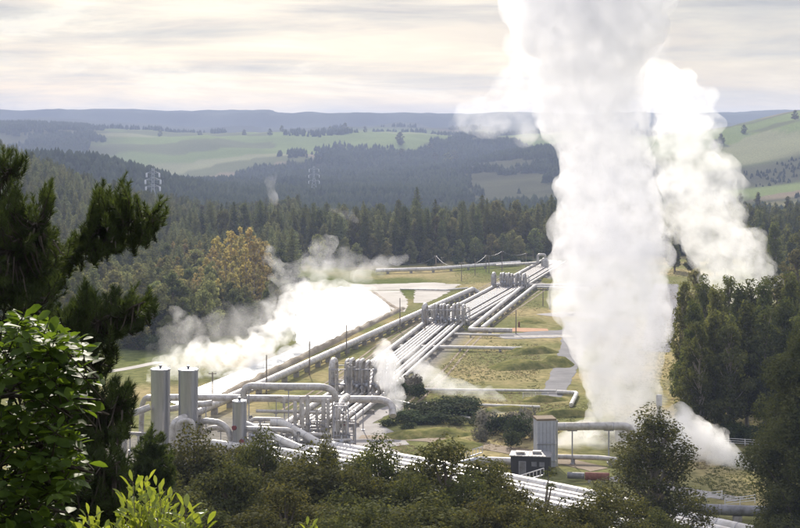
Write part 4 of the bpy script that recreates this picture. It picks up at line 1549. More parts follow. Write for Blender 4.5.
# far end vessel and elbow
p = gp(545, 270)
t = thing('separator_vessel', 'small domed vessel at the far end of the pipe corridor', 'vessel', (p.x, p.y, 0))
mb = MB()
mb.lathe((0, 0, 0), [(1.7, 0), (1.7, 3.6), (1.5, 4.4), (0.8, 5.0), (0.1, 5.2)], 16)
mb.build('shell', M['lagging'], t)
mb = MB()
mb.tube(rounded([(0, 0, 5.0), (0, 0, 6.4), (-3, 0, 6.4), (-3, 0, 3.0), (-20, 4, 1.6)], 1), 0.55, 10)
mb.build('outlet_pipe', M['lagging'], t)

# main bundle of white pipes across the front
names = ['far edge', 'second from the far edge', 'middle', 'second from the near edge', 'near edge']
ax_ = [Vector((-17.5, 249.0, 0)), Vector((-12.6, 247.0, 0)), Vector((12.1, 225.4, 0)), Vector((28.1, 209.8, 0)), Vector((39.5, 196.5, 0)), Vector((62, 172, 0))]
nrm = Vector((-0.68, -0.73, 0))
for i in range(5):
    off = [0, 2.3, 4.4, 6.6, 9.0][i]
    P = [p + nrm * off + Vector((0, 0, 1.25)) for p in ax_]
    P[0] = P[0] + Vector((-1.0 - 1.6 * i, 1 + i, 0))
    if i in (1, 3):
        P = [P[0] + Vector((0, 0, 3.2)), P[0] + Vector((2.0, 0, 3.2))] + [P[1] + Vector((2.5, -1.5, 0))] + P[2:]
    pipe(P, [0.82, 0.62, 0.75, 0.62, 0.78][i], ['white pipe at the far edge of', 'second white pipe from the far edge of', 'middle white pipe of', 'second white pipe from the near edge of', 'white pipe at the near edge of'][i] + ' the bundle crossing the front', 'white_pipe', 3.0, 3.0, 9, 'white pipes of the front bundle')
P = [p + nrm * 12.6 + Vector((0, 0, 1.1)) for p in ax_[1:]]
pipe(P, 0.55, 'separate white pipe on the near side of the front bundle', 'white_pipe', 3, 6, 9)
P = [gp(636, 506, 1.4), gp(700, 509, 1.4), gp(830, 514, 1.4)]
for p in P:
    p.z = 1.4
pipe(P, 0.72, 'dark grey pipe across the lower right behind the tall airy gum', 'dull_pipe', 2, 8, 9)

# pipework between the tanks and the loops
W = [
    # points (px, py, distance), radius in photo pixels, label
    ([(150, 407, 249), (131, 414, 248), (124, 417, 247), (123.5, 460, 247)], 3.3, 'elbow pipe dropping left of the first tall tank'),
    ([(152, 398, 256), (146, 397, 257), (142, 404, 258), (141, 440, 258)], 2.6, 'pipe arching behind the first tall tank'),
    ([(201, 411, 251), (182, 418, 247), (173, 423, 246), (171.5, 458, 246)], 3.4, 'thick pipe slanting left and down from the second tall tank'),
    ([(178, 452, 244), (178, 421, 244), (193, 420, 244), (194, 456, 244)], 2.7, 'narrow arch pipe in front of the second tall tank'),
    ([(199, 438, 250), (201, 420, 249), (222, 423, 248), (230, 432, 247), (231, 458, 247)], 3.0, 'bent pipe between the second tall tank and the shorter tank'),
    ([(203, 432, 253), (214, 427, 252), (228, 430, 252)], 2.8, 'stubby pipe behind the bent pipe left of the shorter tank'),
    ([(170, 409, 262), (182, 407, 262), (212, 403, 262)], 3.0, 'silvery pipe passing behind the second tall tank'),
    ([(147, 398, 266), (200, 397.5, 266), (300, 399, 266), (383, 399.5, 266), (392, 404, 265), (393, 416, 263)], 3.5, 'long thick horizontal pipe behind the tanks ending in an elbow by the thicket'),
    ([(243.5, 404, 258), (243.5, 386, 258), (325, 387, 256), (335, 392, 256), (335.5, 452, 256)], 3.4, 'tall thick arch pipe from the shorter tank to the pipe junction'),
    ([(246, 428.5, 246), (289, 430, 246), (295, 434, 246), (296, 462, 246)], 2.4, 'pipe leaving the shorter tank and bending down at its right end'),
    ([(250, 432, 252), (251, 419, 252), (282, 419.5, 252), (287, 424, 252), (288, 440, 252)], 2.0, 'low arch pipe right of the shorter tank'),
    ([(254, 425.5, 255), (288, 426, 255), (318, 427, 256)], 1.7, 'thin horizontal pipe among the valves'),
    ([(256, 411, 264), (300, 412, 264), (330, 413, 264)], 1.7, 'thin horizontal pipe behind the upright pipes'),
    ([(246, 449.5, 243), (300, 450, 243), (345, 450.5, 244)], 1.9, 'low horizontal pipe at the foot of the shorter tank'),
    ([(347, 397, 262), (342, 401, 256), (337, 412, 252), (336, 432, 251)], 3.6, 'fat slanting elbow pipe at the pipe junction'),
    ([(270, 442, 247), (318, 441, 247), (350, 440, 248)], 1.6, 'thin pipe low in the valve yard'),
    ([(296, 434, 250), (330, 435, 250)], 2.2, 'short thick pipe low in the valve yard'),
    ([(120, 433, 246), (150, 434, 250), (170, 433, 250)], 1.6, 'thin pipe linking the elbow pipe and the first tall tank'),
    ([(284, 408, 262), (284, 397, 262), (270, 397, 264)], 1.4, 'thin elbow dropping from the long horizontal pipe'),
]
for pts, rp, lab in W:
    dd = pts[0][2]
    pipe(A(*pts), rp * dd / F, lab, 'lagging', rp * dd / F * 2.6, 2.6, 7)
for i, (px, t0, b0, rp, d_) in enumerate([(295, 401, 432, 1.9, 254), (301.5, 396, 430, 2.1, 257), (307.5, 395, 430, 2.2, 255), (303, 403, 440, 1.6, 250), (323.5, 397.5, 436, 2.3, 254), (328, 399, 440, 1.8, 252), (317, 409, 436, 1.3, 255)]):
    p = at(px, b0, d_)
    r = rp * d_ / F
    top = at(px, t0, d_).z
    lab = ['first', 'second', 'third', 'fourth and thinner', 'fifth and stoutest', 'sixth', 'seventh and shortest'][i]
    t = thing('standpipe', lab + ' of the upright domed pipes in the valve yard', 'pipe', (p.x, p.y, 0), 'upright domed pipes')
    mb = MB()
    mb.lathe((0, 0, 0), [(r, -0.2), (r, top - r), (r * 0.85, top - r * 0.5), (r * 0.5, top - r * 0.12), (0.02, top)], 14)
    mb.build('pipe_body', M['lagging'], t)
    mb = MB()
    for z in (1.5, 3.2):
        mb.lathe((0, 0, z), [(r * 1.35, 0), (r * 1.35, 0.16)], 14)
    mb.build('flange', M['steel'], t)
# valves with handwheels and small frames standing in the yard
r_ = random.Random(12)
for i in range(46):
    px = r_.uniform(250, 352)
    py = r_.uniform(437, 455)
    p = gp(px, py)
    t = thing('gate_valve', 'small grey valve with handwheel standing in the crowded valve yard', 'valve', (p.x, p.y, 0), 'small valves of the yard', r_.random() * 6)
    hh = r_.uniform(1.0, 3.6)
    w = r_.uniform(0.14, 0.3)
    mb = MB()
    mb.lathe((0, 0, 0), [(w * 1.6, 0), (w * 1.6, 0.3), (w, 0.35), (w, hh * 0.6), (w * 1.8, hh * 0.62), (w * 1.8, hh * 0.7), (w * 0.8, hh * 0.74), (w * 0.5, hh), (0.05, hh)], 8)
    mb.tube([(-1.1, 0, hh * 0.35), (1.1, 0, hh * 0.35)], w * 0.9, 8)
    mb.build('valve_body', M['lagging'] if i % 3 else M['steel'], t)
    mb = MB()
    mb.tube([(0, -0.05, hh), (0, 0.05, hh)], 0.32, 10)
    mb.build('handwheel', M['redpaint'] if i == 5 else M['dull_pipe'], t)
for i, (px, py, w, h_) in enumerate([(341, 449, 2.4, 7.5), (349, 446, 2.2, 6.0), (264, 446, 2.4, 3.2), (288, 447, 2.2, 3.5), (318, 444, 2.6, 4.2)]):
    p = gp(px, py)
    t = thing('pipe_rack', ['tall grey steel frame at the pipe junction', 'second grey frame just right of the tall junction frame', 'low steel frame right of the shorter tank', 'low steel frame below the horizontal arch pipe', 'low steel frame under the stoutest upright pipe'][i], 'frame', (p.x, p.y, 0))
    for sx in (-1, 1):
        for sy in (-1, 1):
            mb = MB()
            mb.box((0, 0, h_ / 2), (0.16, 0.16, h_))
            mb.build('post', M['frame'], t, (sx * w / 2, sy * w / 2, 0))
    for z in (h_ * 0.33, h_ * 0.66, h_ - 0.1):
        for sy in (-1, 1):
            mb = MB()
            mb.box((0, sy * w / 2, z), (w - 0.17, 0.12, 0.14))
            mb.build('beam', M['frame'], t)
        for sx in (-1, 1):
            mb = MB()
            mb.box((sx * w / 2, 0, z + 0.2), (0.12, w - 0.17, 0.14))
            mb.build('beam', M['frame'], t)
    mb = MB()
    for q in range(5):
        a, b_ = r_.uniform(-w / 2, w / 2), r_.uniform(-w / 2, w / 2)
        mb.tube([(a, b_, 0), (a, b_, h_ * r_.uniform(0.6, 1.0))], r_.uniform(0.08, 0.2), 8)
    mb.build('risers', M['lagging'], t)


# ------------------------------------------------------------------ tanks
def tank(px0_, px1_, top, d_, lab):
    r = (px1_ - px0_) / 2 * d_ / F
    c = at((px0_ + px1_) / 2, top, d_)
    hh = c.z
    t = thing('steam_tank', lab, 'tank', (c.x, d_, 0), 'upright cylindrical tanks')
    mb = MB()
    prof = [(r * 1.03, -0.2), (r * 1.03, 0.4), (r, 0.42)]
    z = 2.4
    while z < hh - 0.6:
        prof += [(r, z - 0.03), (r * 1.012, z - 0.02), (r * 1.012, z + 0.02), (r, z + 0.03)]
        z += 2.4
    prof += [(r, hh)]
    mb.lathe((0, 0, 0), prof, 40)
    mb.build('shell', M['tank'], t, smooth=0.5)
    mb = MB()
    mb.lathe((0, 0, hh + 0.003), [(r * 1.05, -0.16), (r * 1.05, 0.06), (r * 0.95, 0.12), (0.1, 0.16)], 40)
    mb.build('rim', M['steel'], t, smooth=0.5)
    mb = MB()
    mb.lathe((0, 0, hh + 0.15), [(0.22, 0), (0.22, 0.35), (0.3, 0.36), (0.3, 0.5), (0.1, 0.55)], 10)
    mb.build('vent_cap', M['dull_pipe'], t)
    # ladder on the shaded side
    mb = MB()
    a = -0.5
    for s in (-0.22, 0.22):
        mb.tube([((r + 0.18) * math.cos(a) - s * math.sin(a), (r + 0.18) * math.sin(a) + s * math.cos(a), 0.3), ((r + 0.18) * math.cos(a) - s * math.sin(a), (r + 0.18) * math.sin(a) + s * math.cos(a), hh + 0.8)], 0.035, 5)
    z = 0.6
    while z < hh + 0.6:
        mb.tube([((r + 0.18) * math.cos(a) + 0.22 * math.sin(a), (r + 0.18) * math.sin(a) - 0.22 * math.cos(a), z), ((r + 0.18) * math.cos(a) - 0.22 * math.sin(a), (r + 0.18) * math.sin(a) + 0.22 * math.cos(a), z)], 0.02, 4)
        z += 0.4
    mb.build('ladder', M['steel'], t)
    return t, r


tank(151, 170, 369, 250, 'leftmost tall silver cylindrical tank')
tank(178.5, 198, 369.5, 249, 'second tall silver cylindrical tank')
t, r = tank(232.5, 246.5, 401, 246, 'shorter and slimmer silver tank right of the two tall ones')
for (a, z) in ((-1.2, 2.2), (-2.2, 4.4)):
    mb = MB()
    q = Vector((math.cos(a), math.sin(a), 0))
    mb.tube([q * r * 0.95 + Vector((0, 0, z)), q * (r + 0.35) + Vector((0, 0, z))], 0.38, 14)
    mb.build('manhole', M['redpaint'], t)

# ------------------------------------------------------------------ tower, shed and yard things on the right
p = gp(544.5, 465)
t = thing('flash_tower', 'square grey panelled tower standing behind the dark shed', 'tower', (p.x, p.y, 0), rz=0.12)
hh = 50 - (419 - HZ) * p.y / F
w = 20 * p.y / F * 0.93
mb = MB()
mb.box((0, 0, hh / 2), (w, w, hh))
mb.build('body', M['panel'], t)
mb = MB()
for k in range(5):
    mb.box((-w / 2 + w * (k + 0.5) / 5, -w / 2 - 0.02, hh / 2), (0.07, 0.06, hh - 0.4))
mb.build('panel_ribs', M['frame'], t)
mb = MB()
mb.box((0, 0, hh + 0.15), (w + 0.2, w + 0.2, 0.3))
mb.build('top_frame', M['dirt'], t)
mb = MB()
mb.box((0, -w / 2 - 0.10, hh * 0.5), (w + 0.25, 0.1, 0.12))
mb.box((0, -w / 2 - 0.10, 0.9), (w + 0.25, 0.1, 0.12))
mb.build('band', M['steel'], t)
mb = MB()
mb.box((w / 2 + 0.25, -w / 2 + 0.3, hh / 2), (0.3, 0.08, hh))
mb.build('ladder', M['steel'], t)
pipe([Vector((p.x + w / 2, p.y, hh - 1.2)), Vector((p.x + 9, p.y + 1, hh - 1.3)), Vector((p.x + 14, p.y + 2, hh - 1.5)), Vector((p.x + 14.5, p.y + 2, 1))], 0.65, 'thick pipe running right from the top of the square tower into the steam', 'lagging', 1.5, 4, 6)
pipe([gp(554, 463) + Vector((0, 0, 1)), gp(600, 464) + Vector((0, 0, 1)), gp(648, 470) + Vector((0, 0, 1))], 0.4, 'pale pipe low on the grass right of the square tower', 'lagging', 1.5, 5, 6)
P = gp(478, 466)
pipe([P + Vector((0, 0, 0.9)), gp(535, 468) + Vector((0, 0, 0.9))], 0.62, 'thick grey pipe lying left of the dark shed', 'lagging', 1.5, 4, 5)
mb = MB()
mb.tube([(0, 0, 0.9), (-3.2, -0.4, 0.75)], [0.62, 0.08], 12)
tag(mb.build('pipe_cone', M['steel'], None, (P.x, P.y, 0)), 'pointed cone end of the thick grey pipe left of the dark shed', 'pipe end')

p = gp(532, 476)
t = thing('shed', 'low dark clad shed with a pale metal roof beside the white pipes', 'shed', (p.x, p.y + 1.8, 0), rz=-0.16)
mb = MB()
mb.box((0, 0, 1.45), (6.0, 3.4, 2.9))
mb.build('walls', M['darkclad'], t)
mb = MB()
mb.box((0, 0, 3.0), (6.4, 3.8, 0.14))
for k in range(12):
    mb.box((-3.0 + k * 0.545, 0, 3.09), (0.08, 3.8, 0.05))
mb.build('roof', M['roof'], t)
mb = MB()
mb.box((-1.6, -0.4, 3.3), (1.3, 1.0, 0.35))
mb.build('roof_hatch', M['lagging'], t)
mb = MB()
mb.box((0.9, 0.3, 3.3), (1.3, 1.0, 0.35))
mb.build('roof_hatch', M['lagging'], t)
mb = MB()
mb.box((-1.2, -1.74, 1.05), (0.95, 0.06, 2.1))
mb.build('door', M['dull_pipe'], t)
mb = MB()
mb.box((-1.2, -1.745, 2.16), (1.1, 0.08, 0.08))
mb.box((-1.72, -1.745, 1.08), (0.08, 0.08, 2.16))
mb.box((-0.68, -1.745, 1.08), (0.08, 0.08, 2.16))
mb.build('door_frame', M['frame'], t)
for sx in (0.6, 1.8):
    mb = MB()
    for k in range(6):
        mb.box((sx, -1.73, 1.5 + 0.12 * k), (0.8, 0.05, 0.06))
    mb.build('vent', M['frame'], t)


def stairs(px, py, lab, flip=1):
    p = gp(px, py)
    t = thing('access_stair', lab, 'stair', (p.x, p.y, 0), rz=-0.6)
    for s in (-0.5, 0.5):
        mb = MB()
        mb.tube([(-2.4, s, 0.1), (2.4, s, 2.0)], 0.08, 6)
        mb.build('stringer', M['steel'], t)
        mb = MB()
        mb.tube([(-3.0, s, 2.6), (2.4, s, 2.9)] if False else [(-2.4, s, 1.1), (2.4, s, 3.0)], 0.07, 6)
        for k in range(5):
            x = -2.4 + k * 1.2
            mb.tube([(x, s, 0.1 + (x + 2.4) * 0.396), (x, s, 1.1 + (x + 2.4) * 0.396)], 0.05, 5)
        mb.build('handrail', M['whitewood'], t)
    mb = MB()
    for k in range(9):
        x = -2.2 + k * 0.55
        mb.box((x, 0, 0.18 + (x + 2.4) * 0.396), (0.28, 0.9, 0.05))
    mb.build('treads', M['steel'], t)


stairs(468, 464, 'white railed stair over the pipes left of the dark shed')
stairs(528, 487, 'white railed step-over among the front white pipes')


def fence(pts, lab, hgt_=1.2, step=2.4, rails=3, mat='whitewood', grp=None, dz=0.0):
    P = [Vector((a, b, 0)) for a, b in pts]
    t = thing('rail_fence', lab, 'fence', (P[0].x, P[0].y, 0), grp)
    O = P[0].copy()
    rb = MB()
    for i in range(len(P) - 1):
        seg = P[i + 1] - P[i]
        n_ = max(1, int(seg.length / step))
        for k in range(n_ + (i == len(P) - 2)):
            q = P[i] + seg * (k / n_)
            g = hz(q.x, q.y)
            mb = MB()
            mb.box((0, 0, hgt_ / 2), (0.14, 0.14, hgt_))
            mb.build('post', M[mat], t, (q.x - O.x, q.y - O.y, g))
        for k in range(rails):
            z = hgt_ * (0.95 - 0.3 * k)
            rb.tube([P[i] - O + Vector((0, -0.09, z + hz(P[i].x, P[i].y))), P[i + 1] - O + Vector((0, -0.09, z + hz(P[i + 1].x, P[i + 1].y)))], 0.055, 5)
    rb.build('rails', M[mat], t)


fence([G(690, 446), G(712, 444), G(745, 446), G(775, 448)], 'pale rail fence at the foot of the drifting steam on the right')
fence([G(655, 508), G(690, 502), G(722, 499)], 'white rail fence running up to the dark grey pipe on the right')
fence([G(725, 507), G(755, 503)], 'short white rail fence right of the longer white one')
fence([G(615, 466), G(640, 470), G(662, 474)], 'low rail fence right of the square tower')
fence([G(548, 398), G(523, 398)], 'short railing beside the service road', 1.1, 2.0)

# rusty vessel on the grass
p = gp(585, 482)
t = thing('rusty_drum', 'rusty red horizontal drum lying beyond the white pipes', 'drum', (p.x, p.y, 0))
mb = MB()
mb.tube([(-2.6, 0.5, 0.9), (-0.1, 0.05, 0.9)], 0.5, 14)
mb.build('grey_section', M['dull_pipe'], t)
mb = MB()
mb.tube([(0, 0, 0.9), (3.6, -0.6, 0.9)], 0.62, 14)
mb.build('drum_body', M['rust'], t)
mb = MB()
for x in (0.6, 2.8):
    mb.box((x, -x / 6, 0.2), (0.4, 1.1, 0.5))
mb.build('cradles', M['concrete'], t)
# vent stack between plume and stand
p = gp(659, 452)
t = thing('vent_stack', 'thin white vent stack right of the base of the big steam column', 'stack', (p.x, p.y, 0))
mb = MB()
mb.lathe((0, 0, 0), [(0.55, -0.1), (0.45, 0.6), (0.36, 7.5), (0.5, 7.6), (0.5, 9.4), (0.42, 9.5)], 14)
mb.build('stack_body', M['white_pipe'], t)
mb = MB()
for a in (0.5, 2.6, 4.7):
    mb.tube([(0, 0, 6), (3.4 * math.cos(a), 3.4 * math.sin(a), 0)], 0.04, 4)
mb.build('guy_wires', M['steel'], t)
p = gp(645, 455)
# wellhead under the big steam column
p = gp(629, 440)
t = thing('wellhead_silencer', 'squat concrete silencer from which the big steam column rises', 'silencer', (p.x, p.y, 0))
mb = MB()
mb.lathe((0, 0, 0), [(2.4, -0.2), (2.4, 2.2), (2.1, 2.3), (2.1, 0.4), (0.1, 0.4)], 24)
mb.build('ring_wall', M['concrete'], t)
# small concrete pads and orange marks
p = gp(519, 327)
mb = MB()
mb.box((0, 0, 0.6), (0.5, 0.4, 1.2))
mb.box((0, 0, 1.35), (0.3, 0.3, 0.4))
tag(mb.build('marker_box', M['rust'], None, (p.x, p.y, 0)), 'small rusty brown box standing on the grass left of the mound', 'box')

# ------------------------------------------------------------------ poles and wires
def pole(px, top, base, lab, arm=1.6, grp='utility poles', r=0.14, lamp=False):
    p = gp(px, base)
    hh = 50 - (top - HZ) * p.y / F
    t = thing('utility_pole', lab, 'pole', (p.x, p.y, 0), grp)
    mb = MB()
    mb.tube([(0, 0, -0.5), (0, 0, hh)], [r * 1.2, r * 0.8], 8)
    mb.build('post', M['wood'], t)
    if arm:
        mb = MB()
        mb.box((0, 0, hh - 0.35), (arm, 0.12, 0.14))
        mb.build('crossarm', M['wood'], t)
        for s in (-0.42, 0, 0.42):
            mb = MB()
            mb.lathe((0, 0, 0), [(0.05, 0), (0.1, 0.06), (0.1, 0.14), (0.04, 0.22)], 8)
            mb.build('insulator', M['glassins'], t, (arm * s, 0, hh - 0.27))
    return Vector((p.x, p.y, hh - 0.1))


pole(212.5, 372, 412, 'pole with a short crossarm just right of the second tall tank', 1.5)
a1 = pole(266.5, 355, 394, 'slim pole standing at the pond drain above the arch pipe', 0)
a2 = pole(309.5, 341, 375, 'slim pole beside the long thick pipe, second from the left', 0)
a3 = pole(346.5, 325, 356, 'slim pole beside the long thick pipe, third from the left', 0)
a4 = pole(400, 298, 332, 'slim pole on the bank where the pond ends', 0)
pole(425, 309, 336, 'short pole left of the middle pipe loops', 0)
b1 = pole(436, 255.5, 269, 'stout pole at the far left end of the field', 1.2, r=0.25)
b2 = pole(442, 257, 270, 'pole right beside the stout one at the far end', 1.0)
b3 = pole(461.5, 262, 281, 'pole with crossarm before the far tree belt', 2.2)
b4 = pole(475, 258, 275, 'thin pole left of the far loops', 0)
b5 = pole(486, 255, 272, 'first of the twin poles behind the far loops', 1.2)
b6 = pole(489, 256, 273, 'second of the twin poles behind the far loops', 0)
b7 = pole(502, 251, 271, 'tallest thin pole behind the far loops', 1.4)
b8 = pole(526, 253, 269, 'pole right of the far loops', 1.2)
b9 = pole(533, 250, 266, 'thin pole in front of the tree belt beside the steam column', 0)
pole(543, 287, 306, 'short pole standing in the grass right of the two thick pipes', 0)
pole(550, 290, 309, 'second short pole right of the two thick pipes, nearer the steam column', 0)
pole(516, 310, 334, 'thin pole left of the grassy mound', 0)
pole(788, 512, 560, 'post in front of the dark grey pipe at the right edge', 0)


def wire(a, b, sag, lab, off=0.0):
    mb = MB()
    P = []
    for k in range(13):
        t_ = k / 12
        q = a.lerp(b, t_)
        P.append(q - Vector((a.x, a.y, 0)) + Vector((off, 0, -4 * sag * t_ * (1 - t_))))
    mb.tube(P, 0.05, 4)
    tag(mb.build('power_line', M['frame'], None, (a.x, a.y, 0)), lab, 'wire', 'sagging wires at the far end of the field')


for i, (a, b, s, lab) in enumerate([(at(400, 262, 640), b1, 2.2, 'sagging wire left of the stout pole at the far end'), (b1, b3, 2.5, 'sagging wire from the stout pole to the crossarm pole'), (b3, b5, 2.0, 'sagging wire from the crossarm pole to the twin poles'), (b5, b7, 0.8, 'wire between the twin poles and the tallest thin pole'), (b7, b8, 1.2, 'wire right of the tallest thin pole')]):
    wire(a, b, s, lab)


def pylon(px, top, base_d, hh, lab, arms=((0.62, 5.5), (0.76, 6), (0.90, 5)), sc_=1.0):
    x = (px - 400) * base_d / F
    g = hz(x, base_d)
    hh = (50 - (top - HZ) * base_d / F) - g
    t = thing('steel_pylon', lab, 'pylon', (x, base_d, g), 'high voltage pylons')
    mb = MB()
    w0, w1 = 4.2, 0.9
    lv = [0, .16, .30, .42, .52, .60, .68, .76, .84, .92, 1.0]

    def cw(f):
        return w0 + (w1 - w0) * min(1, f / 0.62)
    for sx in (-1, 1):
        for sy in (-1, 1):
            mb.tube([(sx * cw(f), sy * cw(f), f * hh) for f in lv], 0.20 * sc_, 4)
    for i in range(len(lv) - 1):
        for s in (-1, 1):
            a, b_ = lv[i], lv[i + 1]
            mb.tube([(-cw(a), s * cw(a), a * hh), (cw(b_), s * cw(b_), b_ * hh)], 0.11 * sc_, 4)
            mb.tube([(cw(a), s * cw(a), a * hh), (-cw(b_), s * cw(b_), b_ * hh)], 0.11 * sc_, 4)
            mb.tube([(s * cw(a), -cw(a), a * hh), (s * cw(b_), cw(b_), b_ * hh)], 0.11 * sc_, 4)
    mb.build('lattice', M['pylon'], t)
    for f, L_ in arms:
        mb = MB()
        for s in (-1, 1):
            mb.tube([(0, 0, f * hh), (s * L_, 0, f * hh)], 0.22 * sc_, 4)
            mb.tube([(0, 0, f * hh + 2.0), (s * L_, 0, f * hh)], 0.16 * sc_, 4)
        mb.build('crossarm', M['pylon'], t)
        for s in (-1, 1):
            mb = MB()
            mb.lathe((0, 0, 0), [(0.5 * sc_, -3.6), (0.75 * sc_, -3.4), (0.75 * sc_, -0.4), (0.4 * sc_, 0)], 8)
            mb.build('insulator', M['glassins'], t, (s * L_, 0, f * hh))


pylon(153, 168, 1180, 40, 'tall lattice pylon with three crossarms before the far forest')
pylon(314, 166, 1700, 40, 'hazy lattice pylon in the middle of the far valley', ((0.50, 6), (0.70, 6), (0.90, 5.5)), 0.7)
pylon(225, 192, 1750, 30, 'small wide topped pylon low in the far valley', ((0.7, 7), (0.95, 7)), 0.8)

# ------------------------------------------------------------------ steam
def steam_mat(name, dens, aniso, scale, lo, hi, detail=4.0, col=(0.968, 0.972, 0.982)):
    m, nt, N, L = newmat(name)
    N.remove(N['Principled BSDF'])
    v = N.new('ShaderNodeVolumePrincipled')
    v.inputs['Color'].default_value = (*col, 1)
    v.inputs['Anisotropy'].default_value = aniso
    tc = N.new('ShaderNodeTexCoord')
    n = N.new('ShaderNodeTexNoise')
    n.inputs['Scale'].default_value = scale
    n.inputs['Detail'].default_value = detail
    n.inputs['Roughness'].default_value = 0.58
    n.inputs['Distortion'].default_value = 0.3
    L.new(tc.outputs['Object'], n.inputs['Vector'])
    r = N.new('ShaderNodeMapRange')
    r.inputs[1].default_value = lo
    r.inputs[2].default_value = hi
    r.inputs[4].default_value = dens
    L.new(n.outputs[0], r.inputs[0])
    L.new(r.outputs[0], v.inputs['Density'])
    L.new(v.outputs[0], N['Material Output'].inputs['Volume'])
    return m


def steam(name, chain, label, mat, voxel=0.6, amps=((4, 1.6), (1.3, 0.7)), per=12, seed=0, fill=0.7, bs=(0.25, 0.45), kind=None, spread=(0.3, 0.75)):
    """chain of (px, py, radius px, distance)"""
    r_ = random.Random(seed)
    bm = bmesh.new()
    o0 = at(chain[0][0], chain[0][1], chain[0][3])

    def ball(c, r):
        bmesh.ops.create_icosphere(bm, subdivisions=2 if r < 3 else 3, radius=r, matrix=Matrix.Translation(c - o0))
    for i in range(len(chain) - 1):
        a, b = chain[i], chain[i + 1]
        for k in range(per):
            t = r_.random()
            px, py, rp, d_ = [a[j] + (b[j] - a[j]) * t for j in range(4)]
            R = rp * d_ / F
            v = Vector((r_.gauss(0, 1), r_.gauss(0, 1), r_.gauss(0, 0.6))).normalized()
            r = R * r_.uniform(*bs)
            ball(at(px, py, d_) + v * R * r_.uniform(*spread), r)
        for t in (0, 0.5):
            px, py, rp, d_ = [a[j] + (b[j] - a[j]) * t for j in range(4)]
            ball(at(px, py, d_), rp * d_ / F * fill)
    ball(at(*[chain[-1][j] for j in (0, 1, 3)]), chain[-1][2] * chain[-1][3] / F * fill)
    me = bpy.data.meshes.new(name)
    bm.to_mesh(me)
    bm.free()
    o = link(name, me, None, o0)
    md = o.modifiers.new('r', 'REMESH')
    md.mode = 'VOXEL'
    md.voxel_size = voxel
    for sz, am in amps:
        tx = bpy.data.textures.new('puffs', 'CLOUDS')
        tx.noise_scale = sz
        tx.noise_depth = 2
        dm = o.modifiers.new('d', 'DISPLACE')
        dm.texture = tx
        dm.strength = am
        dm.mid_level = 0.5
        dm.texture_coords = 'LOCAL'
    md = o.modifiers.new('clean', 'REMESH')
    md.mode = 'VOXEL'
    md.voxel_size = voxel * 0.9
    dg = bpy.context.evaluated_depsgraph_get()
    m2 = bpy.data.meshes.new_from_object(o.evaluated_get(dg))
    o.modifiers.clear()
    o.data = m2
    m2.materials.clear()
    m2.materials.append(mat)
    m2.polygons.foreach_set('use_smooth', [True] * len(m2.polygons))
    tag(o, label, 'steam', None, kind)
    return o


S_core = steam_mat('dense_steam', 0.27, 0.32, 0.30, 0.33, 0.68, 9, (0.946, 0.949, 0.970))
S_mid = steam_mat('bright_steam', 0.14, 0.4, 0.24, 0.38, 0.66, 8, (0.955, 0.96, 0.965))
S_low = steam_mat('ground_steam', 0.42, 0.5, 0.30, 0.34, 0.60, 6)
S_wisp = steam_mat('thin_steam', 0.085, 0.5, 0.26, 0.44, 0.64, 8)
S_far = steam_mat('far_thin_steam', 0.035, 0.45, 0.06, 0.42, 0.62, 5)

steam('steam_column', [(629, 437, 17, 262), (628, 420, 30, 262), (624, 395, 42, 262), (619, 360, 51, 262), (613, 320, 60, 262), (610, 285, 66, 262), (609, 250, 66, 262), (609, 210, 61, 262), (606, 170, 52, 262), (599, 130, 56, 262), (590, 90, 64, 262), (585, 50, 72, 262), (590, 0, 92, 262), (594, -60, 110, 262)],
      'huge dense white steam column rising from the silencer to the top of the photo', S_core, 0.42, ((6, 1.6), (2.0, 1.2), (0.7, 0.7)), 44, 2, 0.86, (0.20, 0.34), None, (0.5, 0.76))
steam('steam_plume', [(745, 372, 12, 345), (748, 335, 22, 345), (746, 302, 30, 345), (738, 272, 36, 345), (720, 248, 48, 345), (702, 220, 50, 342), (692, 190, 47, 340), (685, 150, 45, 338), (678, 112, 44, 335), (668, 88, 34, 332), (656, 70, 22, 332)],
      'brilliantly lit leaning steam plume behind the right hand stand', S_mid, 0.55, ((6, 3.6), (2, 1.8), (0.9, 0.8)), 26, 5, 0.66, (0.18, 0.42), None, (0.4, 0.8))
steam('steam_plume', [(768, 284, 18, 350), (756, 266, 24, 350), (738, 246, 24, 348), (724, 220, 18, 345)],
      'ragged lower right skirt of the leaning steam plume', steam_mat('skirt_steam', 0.11, 0.4, 0.34, 0.40, 0.64, 7), 0.55, ((5, 3.0), (2, 1.8), (0.9, 0.8)), 18, 6, 0.55, (0.18, 0.42))
steam('drifting_steam', [(670, 80, 16, 330), (660, 55, 18, 330), (652, 25, 18, 330), (645, -20, 18, 330)],
      'thin veil of steam between the big column and the leaning plume at the top', steam_mat('veil_steam', 0.04, 0.4, 0.25, 0.38, 0.64, 6), 0.7, ((5, 3.0), (2, 1.8)), 14, 36, 0.6)
steam('drifting_steam', [(535, -10, 40, 268), (536, 25, 40, 268), (535, 60, 38, 268), (528, 92, 40, 268), (512, 110, 38, 268), (492, 118, 32, 268), (474, 122, 26, 268), (462, 110, 17, 268)],
      'thin ragged steam blown left from the big column across the far hills', steam_mat('blown_steam', 0.075, 0.4, 0.32, 0.40, 0.64, 8), 0.6, ((4, 2.4), (1.6, 1.3)), 16, 8, 0.62)
steam('ground_steam', [(646, 440, 30, 250), (664, 436, 40, 248), (688, 440, 38, 245), (708, 452, 30, 241), (728, 461, 23, 237), (748, 470, 15, 234)],
      'low white steam drifting over the grass right of the big column', S_low, 0.3, ((3, 1.8), (1.0, 0.8), (0.5, 0.35)), 20, 9, 0.7, kind='stuff')
